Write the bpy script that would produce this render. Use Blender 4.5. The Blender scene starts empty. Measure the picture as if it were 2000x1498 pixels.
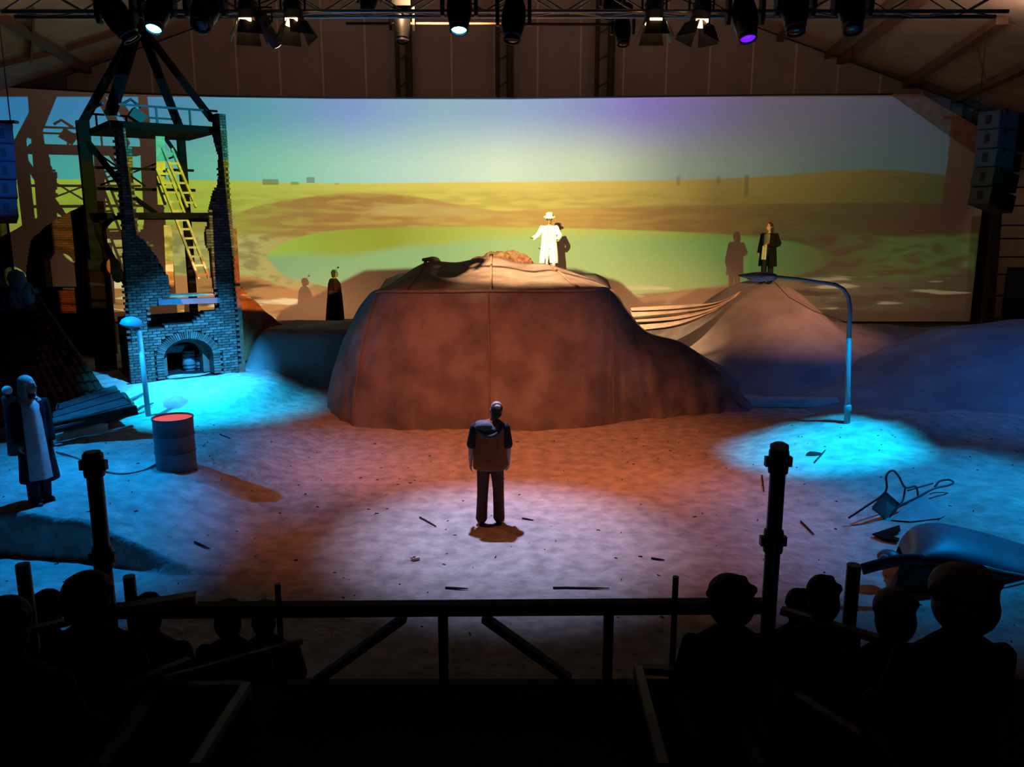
import bpy, bmesh, math, random
from mathutils import Vector, Matrix, noise
random.seed(7)
R = math.radians
scene = bpy.context.scene
COL = scene.collection
V3 = Vector

# ------------------------------------------------------------------ camera
FPX, PITCH, CAMZ = 1620.0, R(11.4), 4.2
cd = bpy.data.cameras.new('camera'); cam = bpy.data.objects.new('camera', cd); COL.objects.link(cam)
cam.location = (0, 0, CAMZ); cam.rotation_euler = (R(90) - PITCH, 0, 0)
cd.sensor_fit = 'HORIZONTAL'; cd.sensor_width = 36.0; cd.lens = FPX / 2000 * 36.0
cd.clip_start = 0.05; cd.clip_end = 300
scene.camera = cam
cy = scene.cycles; cy.use_light_tree = True; cy.max_bounces = 3; cy.diffuse_bounces = 1; cy.glossy_bounces = 2; cy.transmission_bounces = 2; cy.sample_clamp_indirect = 3.0; cy.adaptive_threshold = 0.04

# ------------------------------------------------------------------ world, exposure
w = bpy.data.worlds.new('world'); scene.world = w; w.use_nodes = True
w.node_tree.nodes['Background'].inputs[0].default_value = (0.55, 0.62, 1.0, 1)
w.node_tree.nodes['Background'].inputs[1].default_value = 0.0022
vs = scene.view_settings
vs.view_transform = 'Standard'; vs.look = 'None'; vs.exposure = 0.0; vs.gamma = 1.0; vs.use_curve_mapping = False

# ------------------------------------------------------------------ stage lights (rigged behind and beside the picture) and added fills
def spot(name, loc, target, color, energy, angle, blend=0.6, radius=0.12):
    ld = bpy.data.lights.new(name, 'SPOT'); ld.color = color; ld.energy = energy
    ld.spot_size = R(angle); ld.spot_blend = blend; ld.shadow_soft_size = radius
    o = bpy.data.objects.new(name, ld); COL.objects.link(o); o.location = loc
    o.rotation_euler = (V3(target) - V3(loc)).to_track_quat('-Z', 'Y').to_euler()
    return o
def area(name, loc, target, color, energy, sx, sy):
    ld = bpy.data.lights.new(name, 'AREA'); ld.color = color; ld.energy = energy
    ld.shape = 'RECTANGLE'; ld.size = sx; ld.size_y = sy
    o = bpy.data.objects.new(name, ld); COL.objects.link(o); o.location = loc
    o.rotation_euler = (V3(target) - V3(loc)).to_track_quat('-Z', 'Z').to_euler()
    return o
CYAN = (0.0, 0.31, 1.0); AMBER = (1.0, 0.42, 0.16); ORANGE = (1.0, 0.25, 0.10); LAV = (0.50, 0.56, 1.0)
# cyan side lights
spot('side_light', (-9.3, 14.2, 8.3), (-6.55, 17.1, .4), (0, .50, 1), 15000, 28, 1.0)
spot('side_light', (-3.2, 13.0, 7.4), (-7.35, 18.5, .75), (.03, .42, 1), 24000, 26, 1.0)
spot('side_light', (-10.2, 13.0, 6.2), (-5.9, 13.3, .3), (0, .34, 1), 2700, 46, 1.0)
spot('side_light', (7.3, 12.6, 7.2), (5.6, 14.0, .2), (0, .48, 1), 9500, 28, 1.0)
spot('side_light', (9.5, 11.8, 7.0), (6.3, 11.0, .3), (0, .35, 1), 2900, 50, 1.0)
spot('side_light', (12.0, 10.0, 7.5), (10.4, 16.8, .7), (0.02, .24, 1), 1700, 58, 1.0)
spot('side_light', (-8.5, 20.5, 9.0), (-15.9, 26.0, 5.5), (.01, .2, 1), 1500, 18, .8)
# warm key for the actor in white, amber key for the far hill
spot('follow_spot', (-2.6, 13.8, 10.2), (1.05, 23.8, 3.5), (1, .70, .38), 26000, 13, 1.0, .05)
spot('follow_spot', (-2.2, 13.2, 9.9), (.85, 20.4, 3.0), (1, .55, .26), 24000, 32, 1.0, .05)
spot('follow_spot', (10.5, 8.5, 10.9), (7.5, 24.6, 2.0), (1, .38, .14), 12500, 25, 1.0, .05)
spot('follow_spot', (-1.5, 14.0, 9.2), (4.7, 23.2, 1.7), (1, .46, .2), 1500, 18, 1.0, .05)
spot('wall_fill', (19.0, 28.0, 7.2), (20.9, 33.2, 3.4), (1, .68, .45), 130, 56, 1.0)  # added fill to brighten the boarded wall, no known lamp
# amber ground row washing the foot of the projection screen
area('ground_row', (0, 30.6, .25), (0, 34.0, 3.6), (1, .46, .22), 76, 36, .3)
area('ground_row', (-8, 32.4, .1), (-8, 34.0, 1.6), (1, .40, .15), 16, 4.5, .2)
# added warm fill, standing in for lamp spill on roof and gable
area('fill_light', (0, 24, 9.3), (0, 26.5, 14), (1, .60, .42), 430, 30, .6)
area('fill_light', (0, -2.5, 8.6), (0, 3.6, 1.2), (1, .8, .62), 7, 3, .5)

# ------------------------------------------------------------------ helpers
def ray(px, py):
    cx, cy = (px - 1000) / FPX, (749 - py) / FPX
    c, s = math.cos(PITCH), math.sin(PITCH)
    return V3((cx, c + cy * s, -s + cy * c))
def P(px, py, Y):
    d = ray(px, py); return V3((0, 0, CAMZ)) + d * (Y / d.y)
def F(px, py, z=0.0):
    d = ray(px, py); return V3((0, 0, CAMZ)) + d * ((z - CAMZ) / d.z)
def sstep(a, b, x):
    t = min(1.0, max(0.0, (x - a) / (b - a))); return t * t * (3 - 2 * t)
def lerp(a, b, t): return a + (b - a) * t
def nz(x, y, z=0, s=1.0): return noise.noise(V3((x * s, y * s, z * s)))
def catmull(pts, t):
    n = len(pts) - 1; x = min(max(t, 0), 1) * n; i = min(int(x), n - 1); f = x - i
    p0, p1, p2, p3 = pts[max(i - 1, 0)], pts[i], pts[i + 1], pts[min(i + 2, n)]
    return 0.5 * ((2 * p1) + (p2 - p0) * f + (2 * p0 - 5 * p1 + 4 * p2 - p3) * f * f + (3 * p1 - p0 - 3 * p2 + p3) * f ** 3)

class MB:
    def __init__(s): s.v = []; s.f = []
    def add(s, vs, fs):
        o = len(s.v); s.v += [V3(v) for v in vs]; s.f += [tuple(i + o for i in f) for f in fs]; return s
    def box(s, c, size, rot=None):
        x, y, z = size[0] / 2, size[1] / 2, size[2] / 2
        vs = [V3((a, b, d)) for a in (-x, x) for b in (-y, y) for d in (-z, z)]
        if rot is not None: vs = [rot @ v for v in vs]
        c = V3(c)
        return s.add([v + c for v in vs], [(0, 1, 3, 2), (4, 6, 7, 5), (0, 4, 5, 1), (2, 3, 7, 6), (0, 2, 6, 4), (1, 5, 7, 3)])
    def bar(s, p, q, w, h, up=(0, 0, 1)):
        p, q = V3(p), V3(q); d = (q - p); L = d.length; d.normalize()
        u = V3(up)
        if abs(d.dot(u.normalized())) > .98: u = V3((0, 1, 0))
        a = d.cross(u).normalized(); b = a.cross(d).normalized()
        return s.box((p + q) / 2, (w, L, h), Matrix((a, d, b)).transposed())
    def tube(s, pts, r, n=8, ref=None, caps=True):
        pts = [V3(p) for p in pts]; m = len(pts)
        rs = list(r) if isinstance(r, (list, tuple)) else [r] * m
        o = len(s.v); prev = None
        for i, p in enumerate(pts):
            d = (pts[min(i + 1, m - 1)] - pts[max(i - 1, 0)])
            d = d.normalized() if d.length > 1e-9 else V3((0, 0, 1))
            if ref is not None: a = V3(ref)
            elif prev is not None: a = prev
            else: a = V3((0, 0, 1)) if abs(d.z) < .9 else V3((1, 0, 0))
            a = a - d * a.dot(d)
            if a.length < 1e-5: a = V3((1, .2, 0)) - d * V3((1, .2, 0)).dot(d)
            a.normalize(); prev = a; b = d.cross(a)
            rr = rs[i]; ra, rb = rr if isinstance(rr, (list, tuple)) else (rr, rr)
            for k in range(n):
                t = 2 * math.pi * k / n
                s.v.append(p + a * (math.cos(t) * ra) + b * (math.sin(t) * rb))
        for i in range(m - 1):
            for k in range(n):
                k2 = (k + 1) % n
                s.f.append((o + i * n + k, o + i * n + k2, o + (i + 1) * n + k2, o + (i + 1) * n + k))
        if caps:
            s.f.append(tuple(o + k for k in range(n))[::-1]); s.f.append(tuple(o + (m - 1) * n + k for k in range(n)))
        return s
    def ell(s, c, r, rot=None, n=14, m=9):
        c = V3(c); o = len(s.v); vs = []
        for i in range(m + 1):
            th = math.pi * i / m
            for k in range(n):
                t = 2 * math.pi * k / n
                v = V3((r[0] * math.sin(th) * math.cos(t), r[1] * math.sin(th) * math.sin(t), r[2] * math.cos(th)))
                if rot is not None: v = rot @ v
                vs.append(v + c)
        fs = [(i * n + k, (i + 1) * n + k, (i + 1) * n + (k + 1) % n, i * n + (k + 1) % n) for i in range(m) for k in range(n)]
        return s.add(vs, fs)
    def lathe(s, prof, c=(0, 0, 0), n=20, rot=None, cap=True):
        c = V3(c); vs = []
        for r, z in prof:
            for k in range(n):
                t = 2 * math.pi * k / n; v = V3((r * math.cos(t), r * math.sin(t), z))
                if rot is not None: v = rot @ v
                vs.append(v + c)
        m = len(prof)
        fs = [(i * n + k, i * n + (k + 1) % n, (i + 1) * n + (k + 1) % n, (i + 1) * n + k) for i in range(m - 1) for k in range(n)]
        if cap: fs += [tuple(range(n))[::-1], tuple((m - 1) * n + k for k in range(n))]
        return s.add(vs, fs)
    def prism(s, poly, off):
        """poly: list of 3d points, extruded by vector off"""
        n = len(poly); off = V3(off); vs = [V3(p) for p in poly] + [V3(p) + off for p in poly]
        fs = [tuple(range(n))[::-1], tuple(range(n, 2 * n))] + [(i, (i + 1) % n, (i + 1) % n + n, i + n) for i in range(n)]
        return s.add(vs, fs)
    def sheet(s, rows):
        """rows: equal-length lists of points"""
        o = len(s.v); n = len(rows[0])
        for r in rows: s.v += [V3(p) for p in r]
        for i in range(len(rows) - 1):
            for j in range(n - 1):
                s.f.append((o + i * n + j, o + i * n + j + 1, o + (i + 1) * n + j + 1, o + (i + 1) * n + j))
        return s
    def mesh(s, name, M=None, smooth=False):
        me = bpy.data.meshes.new(name)
        vs = [M @ v for v in s.v] if M is not None else s.v
        me.from_pydata([tuple(v) for v in vs], [], s.f)
        bm = bmesh.new(); bm.from_mesh(me); bmesh.ops.recalc_face_normals(bm, faces=bm.faces); bm.to_mesh(me); bm.free()
        if smooth:
            me.shade_smooth() if hasattr(me, 'shade_smooth') else None
            for p in me.polygons: p.use_smooth = True
        me.update(); return me

def tag(o, label=None, cat=None, group=None, kind=None):
    if label: o['label'] = label
    if cat: o['category'] = cat
    if group: o['group'] = group
    if kind: o['kind'] = kind
    return o
def obj(name, mb, mat, parent=None, smooth=False, M=None, sharp=None):
    me = mb.mesh(name, M, smooth) if isinstance(mb, MB) else mb
    if mat is not None and not me.materials: me.materials.append(mat)
    if sharp and hasattr(me, 'set_sharp_from_angle'): me.set_sharp_from_angle(angle=R(sharp))
    o = bpy.data.objects.new(name, me); COL.objects.link(o)
    if parent is not None: o.parent = parent
    return o
def thing(name, label, cat, loc=(0, 0, 0), rotz=0.0, group=None):
    o = bpy.data.objects.new(name, None); COL.objects.link(o); o.empty_display_size = .2
    o.location = loc; o.rotation_euler = (0, 0, rotz)
    return tag(o, label, cat, group)
def MI(t): return (Matrix.Translation(t.location) @ t.rotation_euler.to_matrix().to_4x4()).inverted()
def part(name, mb, mat, t, sub=None, smooth=False, sharp=None, world=True):
    """a part of thing t built in world coordinates (or in its own frame)"""
    return obj(name, mb, mat, sub if sub is not None else t, smooth, MI(t) if world else None, sharp)
def copy_tree(o, parent=None):
    c = o.copy(); COL.objects.link(c)
    if parent is not None: c.parent = parent
    for ch in list(o.children): copy_tree(ch, c)
    return c
def single(name, mb, mat, label, cat, loc, group=None, smooth=False, sharp=None):
    """a thing that is one mesh, origin at loc"""
    o = obj(name, mb, mat, None, smooth, Matrix.Translation(-V3(loc)), sharp); o.location = loc
    return tag(o, label, cat, group)
def struct(name, mb, mat, parent=None, smooth=False, sharp=None):
    o = obj(name, mb, mat, parent, smooth, None, sharp)
    if parent is None: o['kind'] = 'structure'
    return o
def remesh(mb, voxel, smooth=2):
    """union of the closed lofts of mb as one continuous surface"""
    me = mb.mesh('tmp'); o = bpy.data.objects.new('tmp', me); COL.objects.link(o)
    m = o.modifiers.new('r', 'REMESH'); m.mode = 'VOXEL'; m.voxel_size = voxel
    if smooth:
        s = o.modifiers.new('s', 'SMOOTH'); s.factor = .5; s.iterations = smooth
    dg = bpy.context.evaluated_depsgraph_get(); dg.update()
    out = bpy.data.meshes.new_from_object(o.evaluated_get(dg))
    bpy.data.objects.remove(o); bpy.data.meshes.remove(me)
    for p in out.polygons: p.use_smooth = True
    return out

# ------------------------------------------------------------------ materials
MATS = {}
def mat(name, col, rough=.8, metal=0.0, var=.25, scale=4.0, bump=0.0, bscale=None, emit=None, estr=0.0, col2=None, detail=4):
    if name in MATS: return MATS[name]
    m = bpy.data.materials.new(name); m.use_nodes = True; nt = m.node_tree; b = nt.nodes['Principled BSDF']
    b.inputs['Roughness'].default_value = rough; b.inputs['Metallic'].default_value = metal
    b.inputs['Base Color'].default_value = (*col, 1)
    if rough > .7: b.inputs['Specular IOR Level'].default_value = .1
    tc = nt.nodes.new('ShaderNodeTexCoord')
    if var > 0:
        n = nt.nodes.new('ShaderNodeTexNoise'); n.inputs['Scale'].default_value = scale; n.inputs['Detail'].default_value = detail
        nt.links.new(tc.outputs['Object'], n.inputs['Vector'])
        r = nt.nodes.new('ShaderNodeValToRGB'); r.color_ramp.elements[0].position = .32; r.color_ramp.elements[1].position = .7
        c2 = col2 if col2 else tuple(c * (1 - var) for c in col)
        r.color_ramp.elements[0].color = (*c2, 1); r.color_ramp.elements[1].color = (*[min(1, c * (1 + var * .4)) for c in col], 1)
        nt.links.new(n.outputs['Fac'], r.inputs['Fac']); nt.links.new(r.outputs['Color'], b.inputs['Base Color'])
    if bump > 0:
        n2 = nt.nodes.new('ShaderNodeTexNoise'); n2.inputs['Scale'].default_value = bscale or scale * 5; n2.inputs['Detail'].default_value = 4
        nt.links.new(tc.outputs['Object'], n2.inputs['Vector'])
        bp = nt.nodes.new('ShaderNodeBump'); bp.inputs['Strength'].default_value = bump; bp.inputs['Distance'].default_value = .05
        nt.links.new(n2.outputs['Fac'], bp.inputs['Height']); nt.links.new(bp.outputs['Normal'], b.inputs['Normal'])
    if emit:
        b.inputs['Emission Color'].default_value = (*emit, 1); b.inputs['Emission Strength'].default_value = estr; m.cycles.emission_sampling = 'NONE'
    MATS[name] = m; return m
SAND = mat('sand', (.52, .46, .42), .95, var=.34, scale=4.5, bump=.9, bscale=7, detail=7)
CANVAS = mat('canvas', (.29, .245, .23), .9, var=.45, scale=1.5, bump=.6, bscale=5, detail=7)
CANVAS_G = mat('grey_canvas', (.36, .34, .35), .9, var=.3, scale=1.1, bump=.3, bscale=8)
RUST = mat('rust_red', (.42, .15, .07), .9, var=.35, scale=2, bump=.2)
CLOTHW = mat('pale_cloth', (.62, .55, .46), .85, var=.25, scale=3)
SCREEN = mat('screen_cloth', (.82, .82, .82), .95, var=.03, scale=8)
WALLP = mat('wall_panel', (.27, .22, .20), .85, var=.15, scale=.8)
JOINT = mat('wall_joint', (.46, .38, .33), .8, var=.1)
ROOFP = mat('roof_panel', (.34, .28, .23), .8, var=.2, scale=.9)
BEAM = mat('roof_beam', (.14, .07, .045), .7, var=.25, scale=3)
BLACK = mat('black_metal', (.015, .015, .017), .45, metal=.3, var=.2)
DARKM = mat('dark_metal', (.035, .035, .04), .5, metal=.5, var=.2)
ALU = mat('aluminium', (.55, .52, .5), .35, metal=.9, var=.1)
WOODD = mat('dark_wood', (.035, .028, .022), .75, var=.4, scale=6, bump=.1)
TIMBER = mat('charred_timber', (.006, .0036, .0028), .85, var=.4, scale=6, bump=.3)
WOODW = mat('ladder_wood', (.55, .36, .2), .7, var=.3, scale=8)
STEELB = mat('painted_steel', (.32, .36, .45), .55, metal=.2, var=.2)
BRICK = [mat('brick_%d' % i, c, .9, var=.3, scale=9, bump=.4) for i, c in enumerate([(.13, .082, .072), (.16, .10, .088), (.10, .066, .06), (.20, .135, .12)])]
MORTAR = mat('mortar', (.022, .018, .018), .95, var=.3, scale=9)
SKIN = mat('skin', (.55, .33, .25), .6, var=.08)

# ------------------------------------------------------------------ the projector: a lamp whose beam carries the landscape picture
def P_x(px): return P(px, 470, 34.0).x
SY = 34.0                                   # distance of the projection screen
PLS = {False: V3((3.6, 0.0, 5.2)), True: V3((-.8, 0.0, 5.2))}     # two lamps share the wide picture: one for the middle, one for the wings
SEAM = (P_x(860), P_x(1290))
def lin(c): return tuple(((x / 255) / 12.92 if x / 255 <= .04045 else ((x / 255 + .055) / 1.055) ** 2.4) for x in c)
def build_projector(inner):
    ld = bpy.data.lights.new('picture_projector', 'SPOT'); PL = PLS[inner]; ld.energy = 60000; ld.spot_size = R(84); ld.spot_blend = 0.0
    ld.shadow_soft_size = .01
    o = bpy.data.objects.new('picture_projector', ld); COL.objects.link(o); o.location = PL; o.rotation_euler = (R(90), 0, 0)
    ld.use_nodes = True; nt = ld.node_tree; L = nt.links
    em = [n for n in nt.nodes if n.type == 'EMISSION'][0]
    def val(x): return x
    def setin(s, x):
        if isinstance(x, (int, float)): s.default_value = x
        elif isinstance(x, tuple): s.default_value = (*x, 1)
        else: L.new(x, s)
    def mth(op, a, b=0.0, c=0.0, clamp=False):
        n = nt.nodes.new('ShaderNodeMath'); n.operation = op; n.use_clamp = clamp
        setin(n.inputs[0], a); setin(n.inputs[1], b)
        if op in ('MULTIPLY_ADD',): setin(n.inputs[2], c)
        return n.outputs[0]
    def mapr(x, a, b, c=0.0, d=1.0, smooth=True):
        n = nt.nodes.new('ShaderNodeMapRange'); n.clamp = True
        n.interpolation_type = 'SMOOTHSTEP' if smooth else 'LINEAR'
        setin(n.inputs['Value'], x); n.inputs['From Min'].default_value = a; n.inputs['From Max'].default_value = b
        n.inputs['To Min'].default_value = c; n.inputs['To Max'].default_value = d
        return n.outputs['Result']
    def mix(f, a, b, mode='MIX'):
        n = nt.nodes.new('ShaderNodeMix'); n.data_type = 'RGBA'; n.blend_type = mode; n.clamp_factor = True
        setin(n.inputs[0], f); setin(n.inputs[6], a); setin(n.inputs[7], b)
        return n.outputs[2]
    def ramp(x, stops):
        n = nt.nodes.new('ShaderNodeValToRGB'); e = n.color_ramp.elements
        while len(e) < len(stops): e.new(.5)
        for i, (p, c) in enumerate(stops): e[i].position = p; e[i].color = (*lin(c), 1)
        setin(n.inputs[0], x); return n.outputs[0]
    def curve(xn, pts, lo, hi, vec=False):
        """pts: (x01, value) -> value"""
        n = nt.nodes.new('ShaderNodeFloatCurve'); c = n.mapping.curves[0]
        q = [(x, (v - lo) / (hi - lo)) for x, v in pts]
        c.points[0].location = q[0]; c.points[1].location = q[-1]
        for p in q[1:-1]: c.points.new(*p)
        if vec:
            for p in c.points: p.handle_type = 'VECTOR'
        n.mapping.update(); setin(n.inputs['Value'], xn); n.inputs['Factor'].default_value = 1
        return mth('MULTIPLY_ADD', n.outputs[0], hi - lo, lo)
    tc = nt.nodes.new('ShaderNodeTexCoord'); sp = nt.nodes.new('ShaderNodeSeparateXYZ'); L.new(tc.outputs['Normal'], sp.inputs[0])
    # direction (x, y, z) in the lamp's frame -> place on the screen in metres
    u = mth('DIVIDE', sp.outputs[0], mth('MULTIPLY', sp.outputs[2], -1.0)); v = mth('DIVIDE', sp.outputs[1], mth('MULTIPLY', sp.outputs[2], -1.0))
    D = SY - PL.y
    X = mth('MULTIPLY_ADD', u, D, PL.x); Z = mth('MULTIPLY_ADD', v, D, PL.z)
    XL, XR = -21.0, 20.0
    xn = mapr(X, XL, XR, smooth=False)
    def w(px, py): p = P(px, py, SY); return p.x, p.z
    def line(pts):
        q = [w(*p) for p in pts]; q = [((x - XL) / (XR - XL), z) for x, z in q]
        if q[0][0] > 0: q.insert(0, (0.0, q[0][1]))
        if q[-1][0] < 1: q.append((1.0, q[-1][1]))
        return curve(xn, q, -1.0, 9.5)
    def below(pts, soft=.04, wob=0.0):
        z = line(pts)
        if wob: z = mth('MULTIPLY_ADD', mth('SUBTRACT', N1, .5), wob, z)
        return mapr(mth('SUBTRACT', z, Z), -soft, soft)
    cb = nt.nodes.new('ShaderNodeCombineXYZ'); L.new(X, cb.inputs[0]); L.new(Z, cb.inputs[1])
    def nois(scale, detail=2, sx=1.0, sy=1.0):
        m = nt.nodes.new('ShaderNodeVectorMath'); m.operation = 'MULTIPLY'; L.new(cb.outputs[0], m.inputs[0]); m.inputs[1].default_value = (sx, sy, 1)
        n = nt.nodes.new('ShaderNodeTexNoise'); n.inputs['Scale'].default_value = scale; n.inputs['Detail'].default_value = detail
        L.new(m.outputs[0], n.inputs['Vector']); return n.outputs['Fac']
    N1 = nois(.6); N2 = nois(2.6, 5, .3, 1.7)
    def pxs(*st): return [((w(px, 350)[0] - XL) / (XR - XL), c) for px, c in st]
    # sky, upper and lower band; the stage lamps' purple and teal patches painted in
    top = ramp(xn, pxs((0, (54, 120, 172)), (330, (50, 126, 164)), (520, (62, 146, 162)), (690, (104, 140, 192)), (860, (124, 165, 182)), (1050, (128, 155, 188)), (1250, (112, 104, 178)), (1500, (86, 86, 112)), (1920, (56, 74, 86))))
    low = ramp(xn, pxs((0, (84, 162, 152)), (330, (92, 172, 150)), (560, (132, 192, 162)), (760, (176, 208, 186)), (980, (216, 226, 190)), (1160, (200, 210, 170)), (1330, (140, 150, 126)), (1600, (98, 108, 96)), (1920, (64, 92, 92))))
    pic = mix(mapr(Z, w(0, 205)[1], w(0, 338)[1], 0, 1), top, low)
    # far fields
    fld = ramp(xn, pxs((0, (150, 170, 60)), (330, (160, 178, 62)), (560, (176, 180, 74)), (800, (214, 194, 84)), (1040, (236, 202, 92)), (1200, (208, 174, 78)), (1400, (142, 116, 50)), (1700, (112, 90, 36)), (1920, (92, 76, 32))))
    hor = [(0, 350), (460, 353), (620, 358), (900, 356), (1150, 354), (1300, 352), (1450, 347), (1560, 340), (1640, 333), (1740, 332), (1830, 340), (1920, 350)]
    pic = mix(below(hor), pic, fld)
    # banding of the fields
    pic = mix(mth('MULTIPLY', below([(0, 380), (700, 372), (1000, 372), (1300, 375), (1600, 366), (1900, 365)], .25), mapr(N2, .35, .65, .0, .30)), pic, tuple(lin((120, 92, 36))))
    # ploughed hill
    hillc = ramp(xn, pxs((330, (160, 150, 62)), (470, (152, 134, 60)), (620, (156, 112, 58)), (780, (170, 124, 60)), (940, (206, 158, 76)), (1100, (214, 158, 74)), (1300, (150, 106, 52)), (1500, (112, 84, 42)), (1920, (84, 70, 30))))
    hl = below([(0, 440), (430, 425), (500, 404), (580, 388), (700, 378), (800, 383), (900, 400), (980, 412), (1050, 409), (1200, 405), (1400, 400), (1700, 396), (1920, 398)], .05)
    pic = mix(hl, pic, hillc)
    stroke = mth('MULTIPLY', hl, mapr(N2, .45, .6, 0, .6))
    pic = mix(stroke, pic, mix(.5, fld, hillc))
    # pale track on the hill
    tr = mth('MULTIPLY', below([(0, 900), (640, 440), (720, 405), (830, 399), (930, 408), (990, 417)], .08), mth('SUBTRACT', 1.0, below([(0, 470), (640, 445), (720, 424), (850, 424), (990, 419)], .08)))
    pic = mix(mth('MULTIPLY', tr, mth('MULTIPLY', mapr(X, w(700, 400)[0], w(740, 400)[0], 0, .5), mapr(X, w(930, 400)[0], w(1010, 400)[0], 1, 0))), pic, tuple(lin((206, 176, 100))))
    # rough grass beside the lake
    gr = ramp(xn, pxs((0, (170, 165, 80)), (470, (176, 168, 96)), (640, (170, 130, 66)), (1200, (150, 108, 54)), (1620, (98, 84, 46)), (1760, (112, 112, 62)), (1920, (108, 108, 60))))
    g = below([(0, 455), (500, 458), (560, 462), (700, 470), (1300, 470), (1500, 452), (1620, 456), (1760, 462), (1920, 455)], .12, .5)
    pic = mix(g, pic, gr)
    pic = mix(mth('MULTIPLY', g, mapr(nois(1.8, 4, .6, 1.8), .45, .62, 0, .7)), pic, mix(.62, gr, tuple(lin((70, 48, 26)))))
    # lake
    lk = mth('MULTIPLY', below([(330, 560), (505, 515), (530, 490), (575, 466), (640, 452), (740, 445), (900, 443), (1100, 446), (1300, 452), (1420, 458), (1520, 468), (1580, 480), (1630, 500), (1720, 540)], .04),
             mth('SUBTRACT', 1.0, below([(330, 470), (510, 500), (560, 540), (640, 560), (720, 572), (1000, 596), (1250, 575), (1400, 560), (1520, 545), (1600, 525), (1650, 495), (1760, 470)], .06, .2)))
    lkc = ramp(xn, pxs((500, (124, 158, 110)), (640, (130, 166, 106)), (850, (154, 180, 112)), (1020, (190, 202, 116)), (1150, (186, 194, 108)), (1300, (146, 166, 86)), (1450, (118, 140, 68)), (1640, (92, 92, 50))))
    lku = ramp(xn, pxs((500, (150, 180, 70)), (620, (146, 160, 52)), (760, (152, 152, 50)), (900, (184, 184, 74)), (1080, (212, 204, 88)), (1250, (176, 180, 78)), (1400, (130, 138, 56)), (1640, (96, 98, 44))))
    band = below([(500, 500), (560, 500), (640, 498), (760, 488), (880, 474), (960, 464), (1100, 460), (1300, 466), (1500, 470), (1640, 478)], .22, .4)
    pic = mix(lk, pic, mix(band, lku, lkc))
    # near shore with pale strips of sand
    sh = below([(0, 560), (480, 540), (520, 548), (580, 566), (700, 580), (1000, 600), (1240, 585), (1400, 562), (1520, 550), (1600, 545), (1760, 548), (1920, 530)], .08, .3)
    shc = ramp(xn, pxs((480, (176, 122, 66)), (640, (176, 100, 56)), (1200, (150, 92, 48)), (1420, (160, 112, 68)), (1640, (142, 102, 66)), (1920, (118, 92, 62))))
    pic = mix(sh, pic, shc)
    pic = mix(mth('MULTIPLY', sh, mapr(nois(1.1, 4, .35, 2.2), .5, .64, 0, .85)), pic, tuple(lin((66, 44, 26))))
    pale = mth('MULTIPLY', mapr(nois(.9, 3, .3, 2.6), .57, .63, 0, .9), mth('MULTIPLY', below([(0, 545), (560, 548), (800, 560), (1240, 560), (1500, 552), (1700, 535), (1920, 520)], .2), 1.0))
    pic = mix(pale, pic, ramp(xn, pxs((480, (226, 206, 150)), (900, (220, 180, 120)), (1420, (226, 186, 132)), (1920, (186, 154, 110)))))
    # farm buildings and pylons on the skyline
    n = nt.nodes.new('ShaderNodeValToRGB'); n.color_ramp.interpolation = 'CONSTANT'; e = n.color_ramp.elements
    st = [(0.0, (0, 0, 0))]
    marks = [(511, 350, 536, 361, .6), (564, 355, 582, 361, .5), (594, 346, 614, 357, .6), (648, 357, 656, 361, .4)]
    marks += [(x - hw, y0, x + hw, y1, k) for x, y0, y1, hw, k in ((1322, 344, 362, 1.5, .4), (1357, 344, 362, 1.5, .4), (1400, 343, 361, 1.5, .4), (1455, 342, 384, 2.5, .6), (1531, 345, 368, 2, .5), (1622, 331, 358, 2.2, .6), (1753, 333, 378, 2.6, .8))]
    for x0, y0, x1, y1, k in marks:
        a, b = w(x0, y1), w(x1, y0)
        st += [((a[0] - XL) / (XR - XL), (a[1] / 10, b[1] / 10, k)), ((b[0] - XL) / (XR - XL), (0, 0, 0))]
    while len(e) < len(st): e.new(.5)
    for i, (p, cc) in enumerate(st): e[i].position = p; e[i].color = (*cc, 1)
    L.new(xn, n.inputs[0]); sr = nt.nodes.new('ShaderNodeSeparateColor'); L.new(n.outputs[0], sr.inputs[0])
    zz = mth('MULTIPLY', Z, .1)
    f = mth('MULTIPLY', mth('MULTIPLY', mth('GREATER_THAN', zz, sr.outputs[0]), mth('LESS_THAN', zz, sr.outputs[1])), sr.outputs[2])
    pic = mix(f, pic, tuple(lin((92, 86, 40))))
    ax = w(1753, 347)
    f = mth('MULTIPLY', mth('LESS_THAN', mth('ABSOLUTE', mth('SUBTRACT', X, ax[0])), .34), mth('LESS_THAN', mth('ABSOLUTE', mth('SUBTRACT', Z, ax[1])), .025))
    pic = mix(mth('MULTIPLY', f, .6), pic, tuple(lin((78, 58, 24))))
    pic = mix(1.0, pic, ramp(xn, pxs((0, (232, 232, 232)), (560, (250, 250, 250)), (1000, (255, 255, 255)), (1200, (246, 246, 246)), (1420, (206, 206, 206)), (1700, (182, 182, 182)), (1920, (170, 170, 170)))), 'MULTIPLY')
    # the amber light already on the cloth is taken off the picture
    pic = mix(1.0, pic, mix(mapr(Z, .5, 8.0, smooth=False), (.11, .042, .018), (.03, .014, .008)), 'SUBTRACT')
    pic = mix(1.0, pic, (0.0, 0.0, 0.0), 'LIGHTEN')
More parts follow.
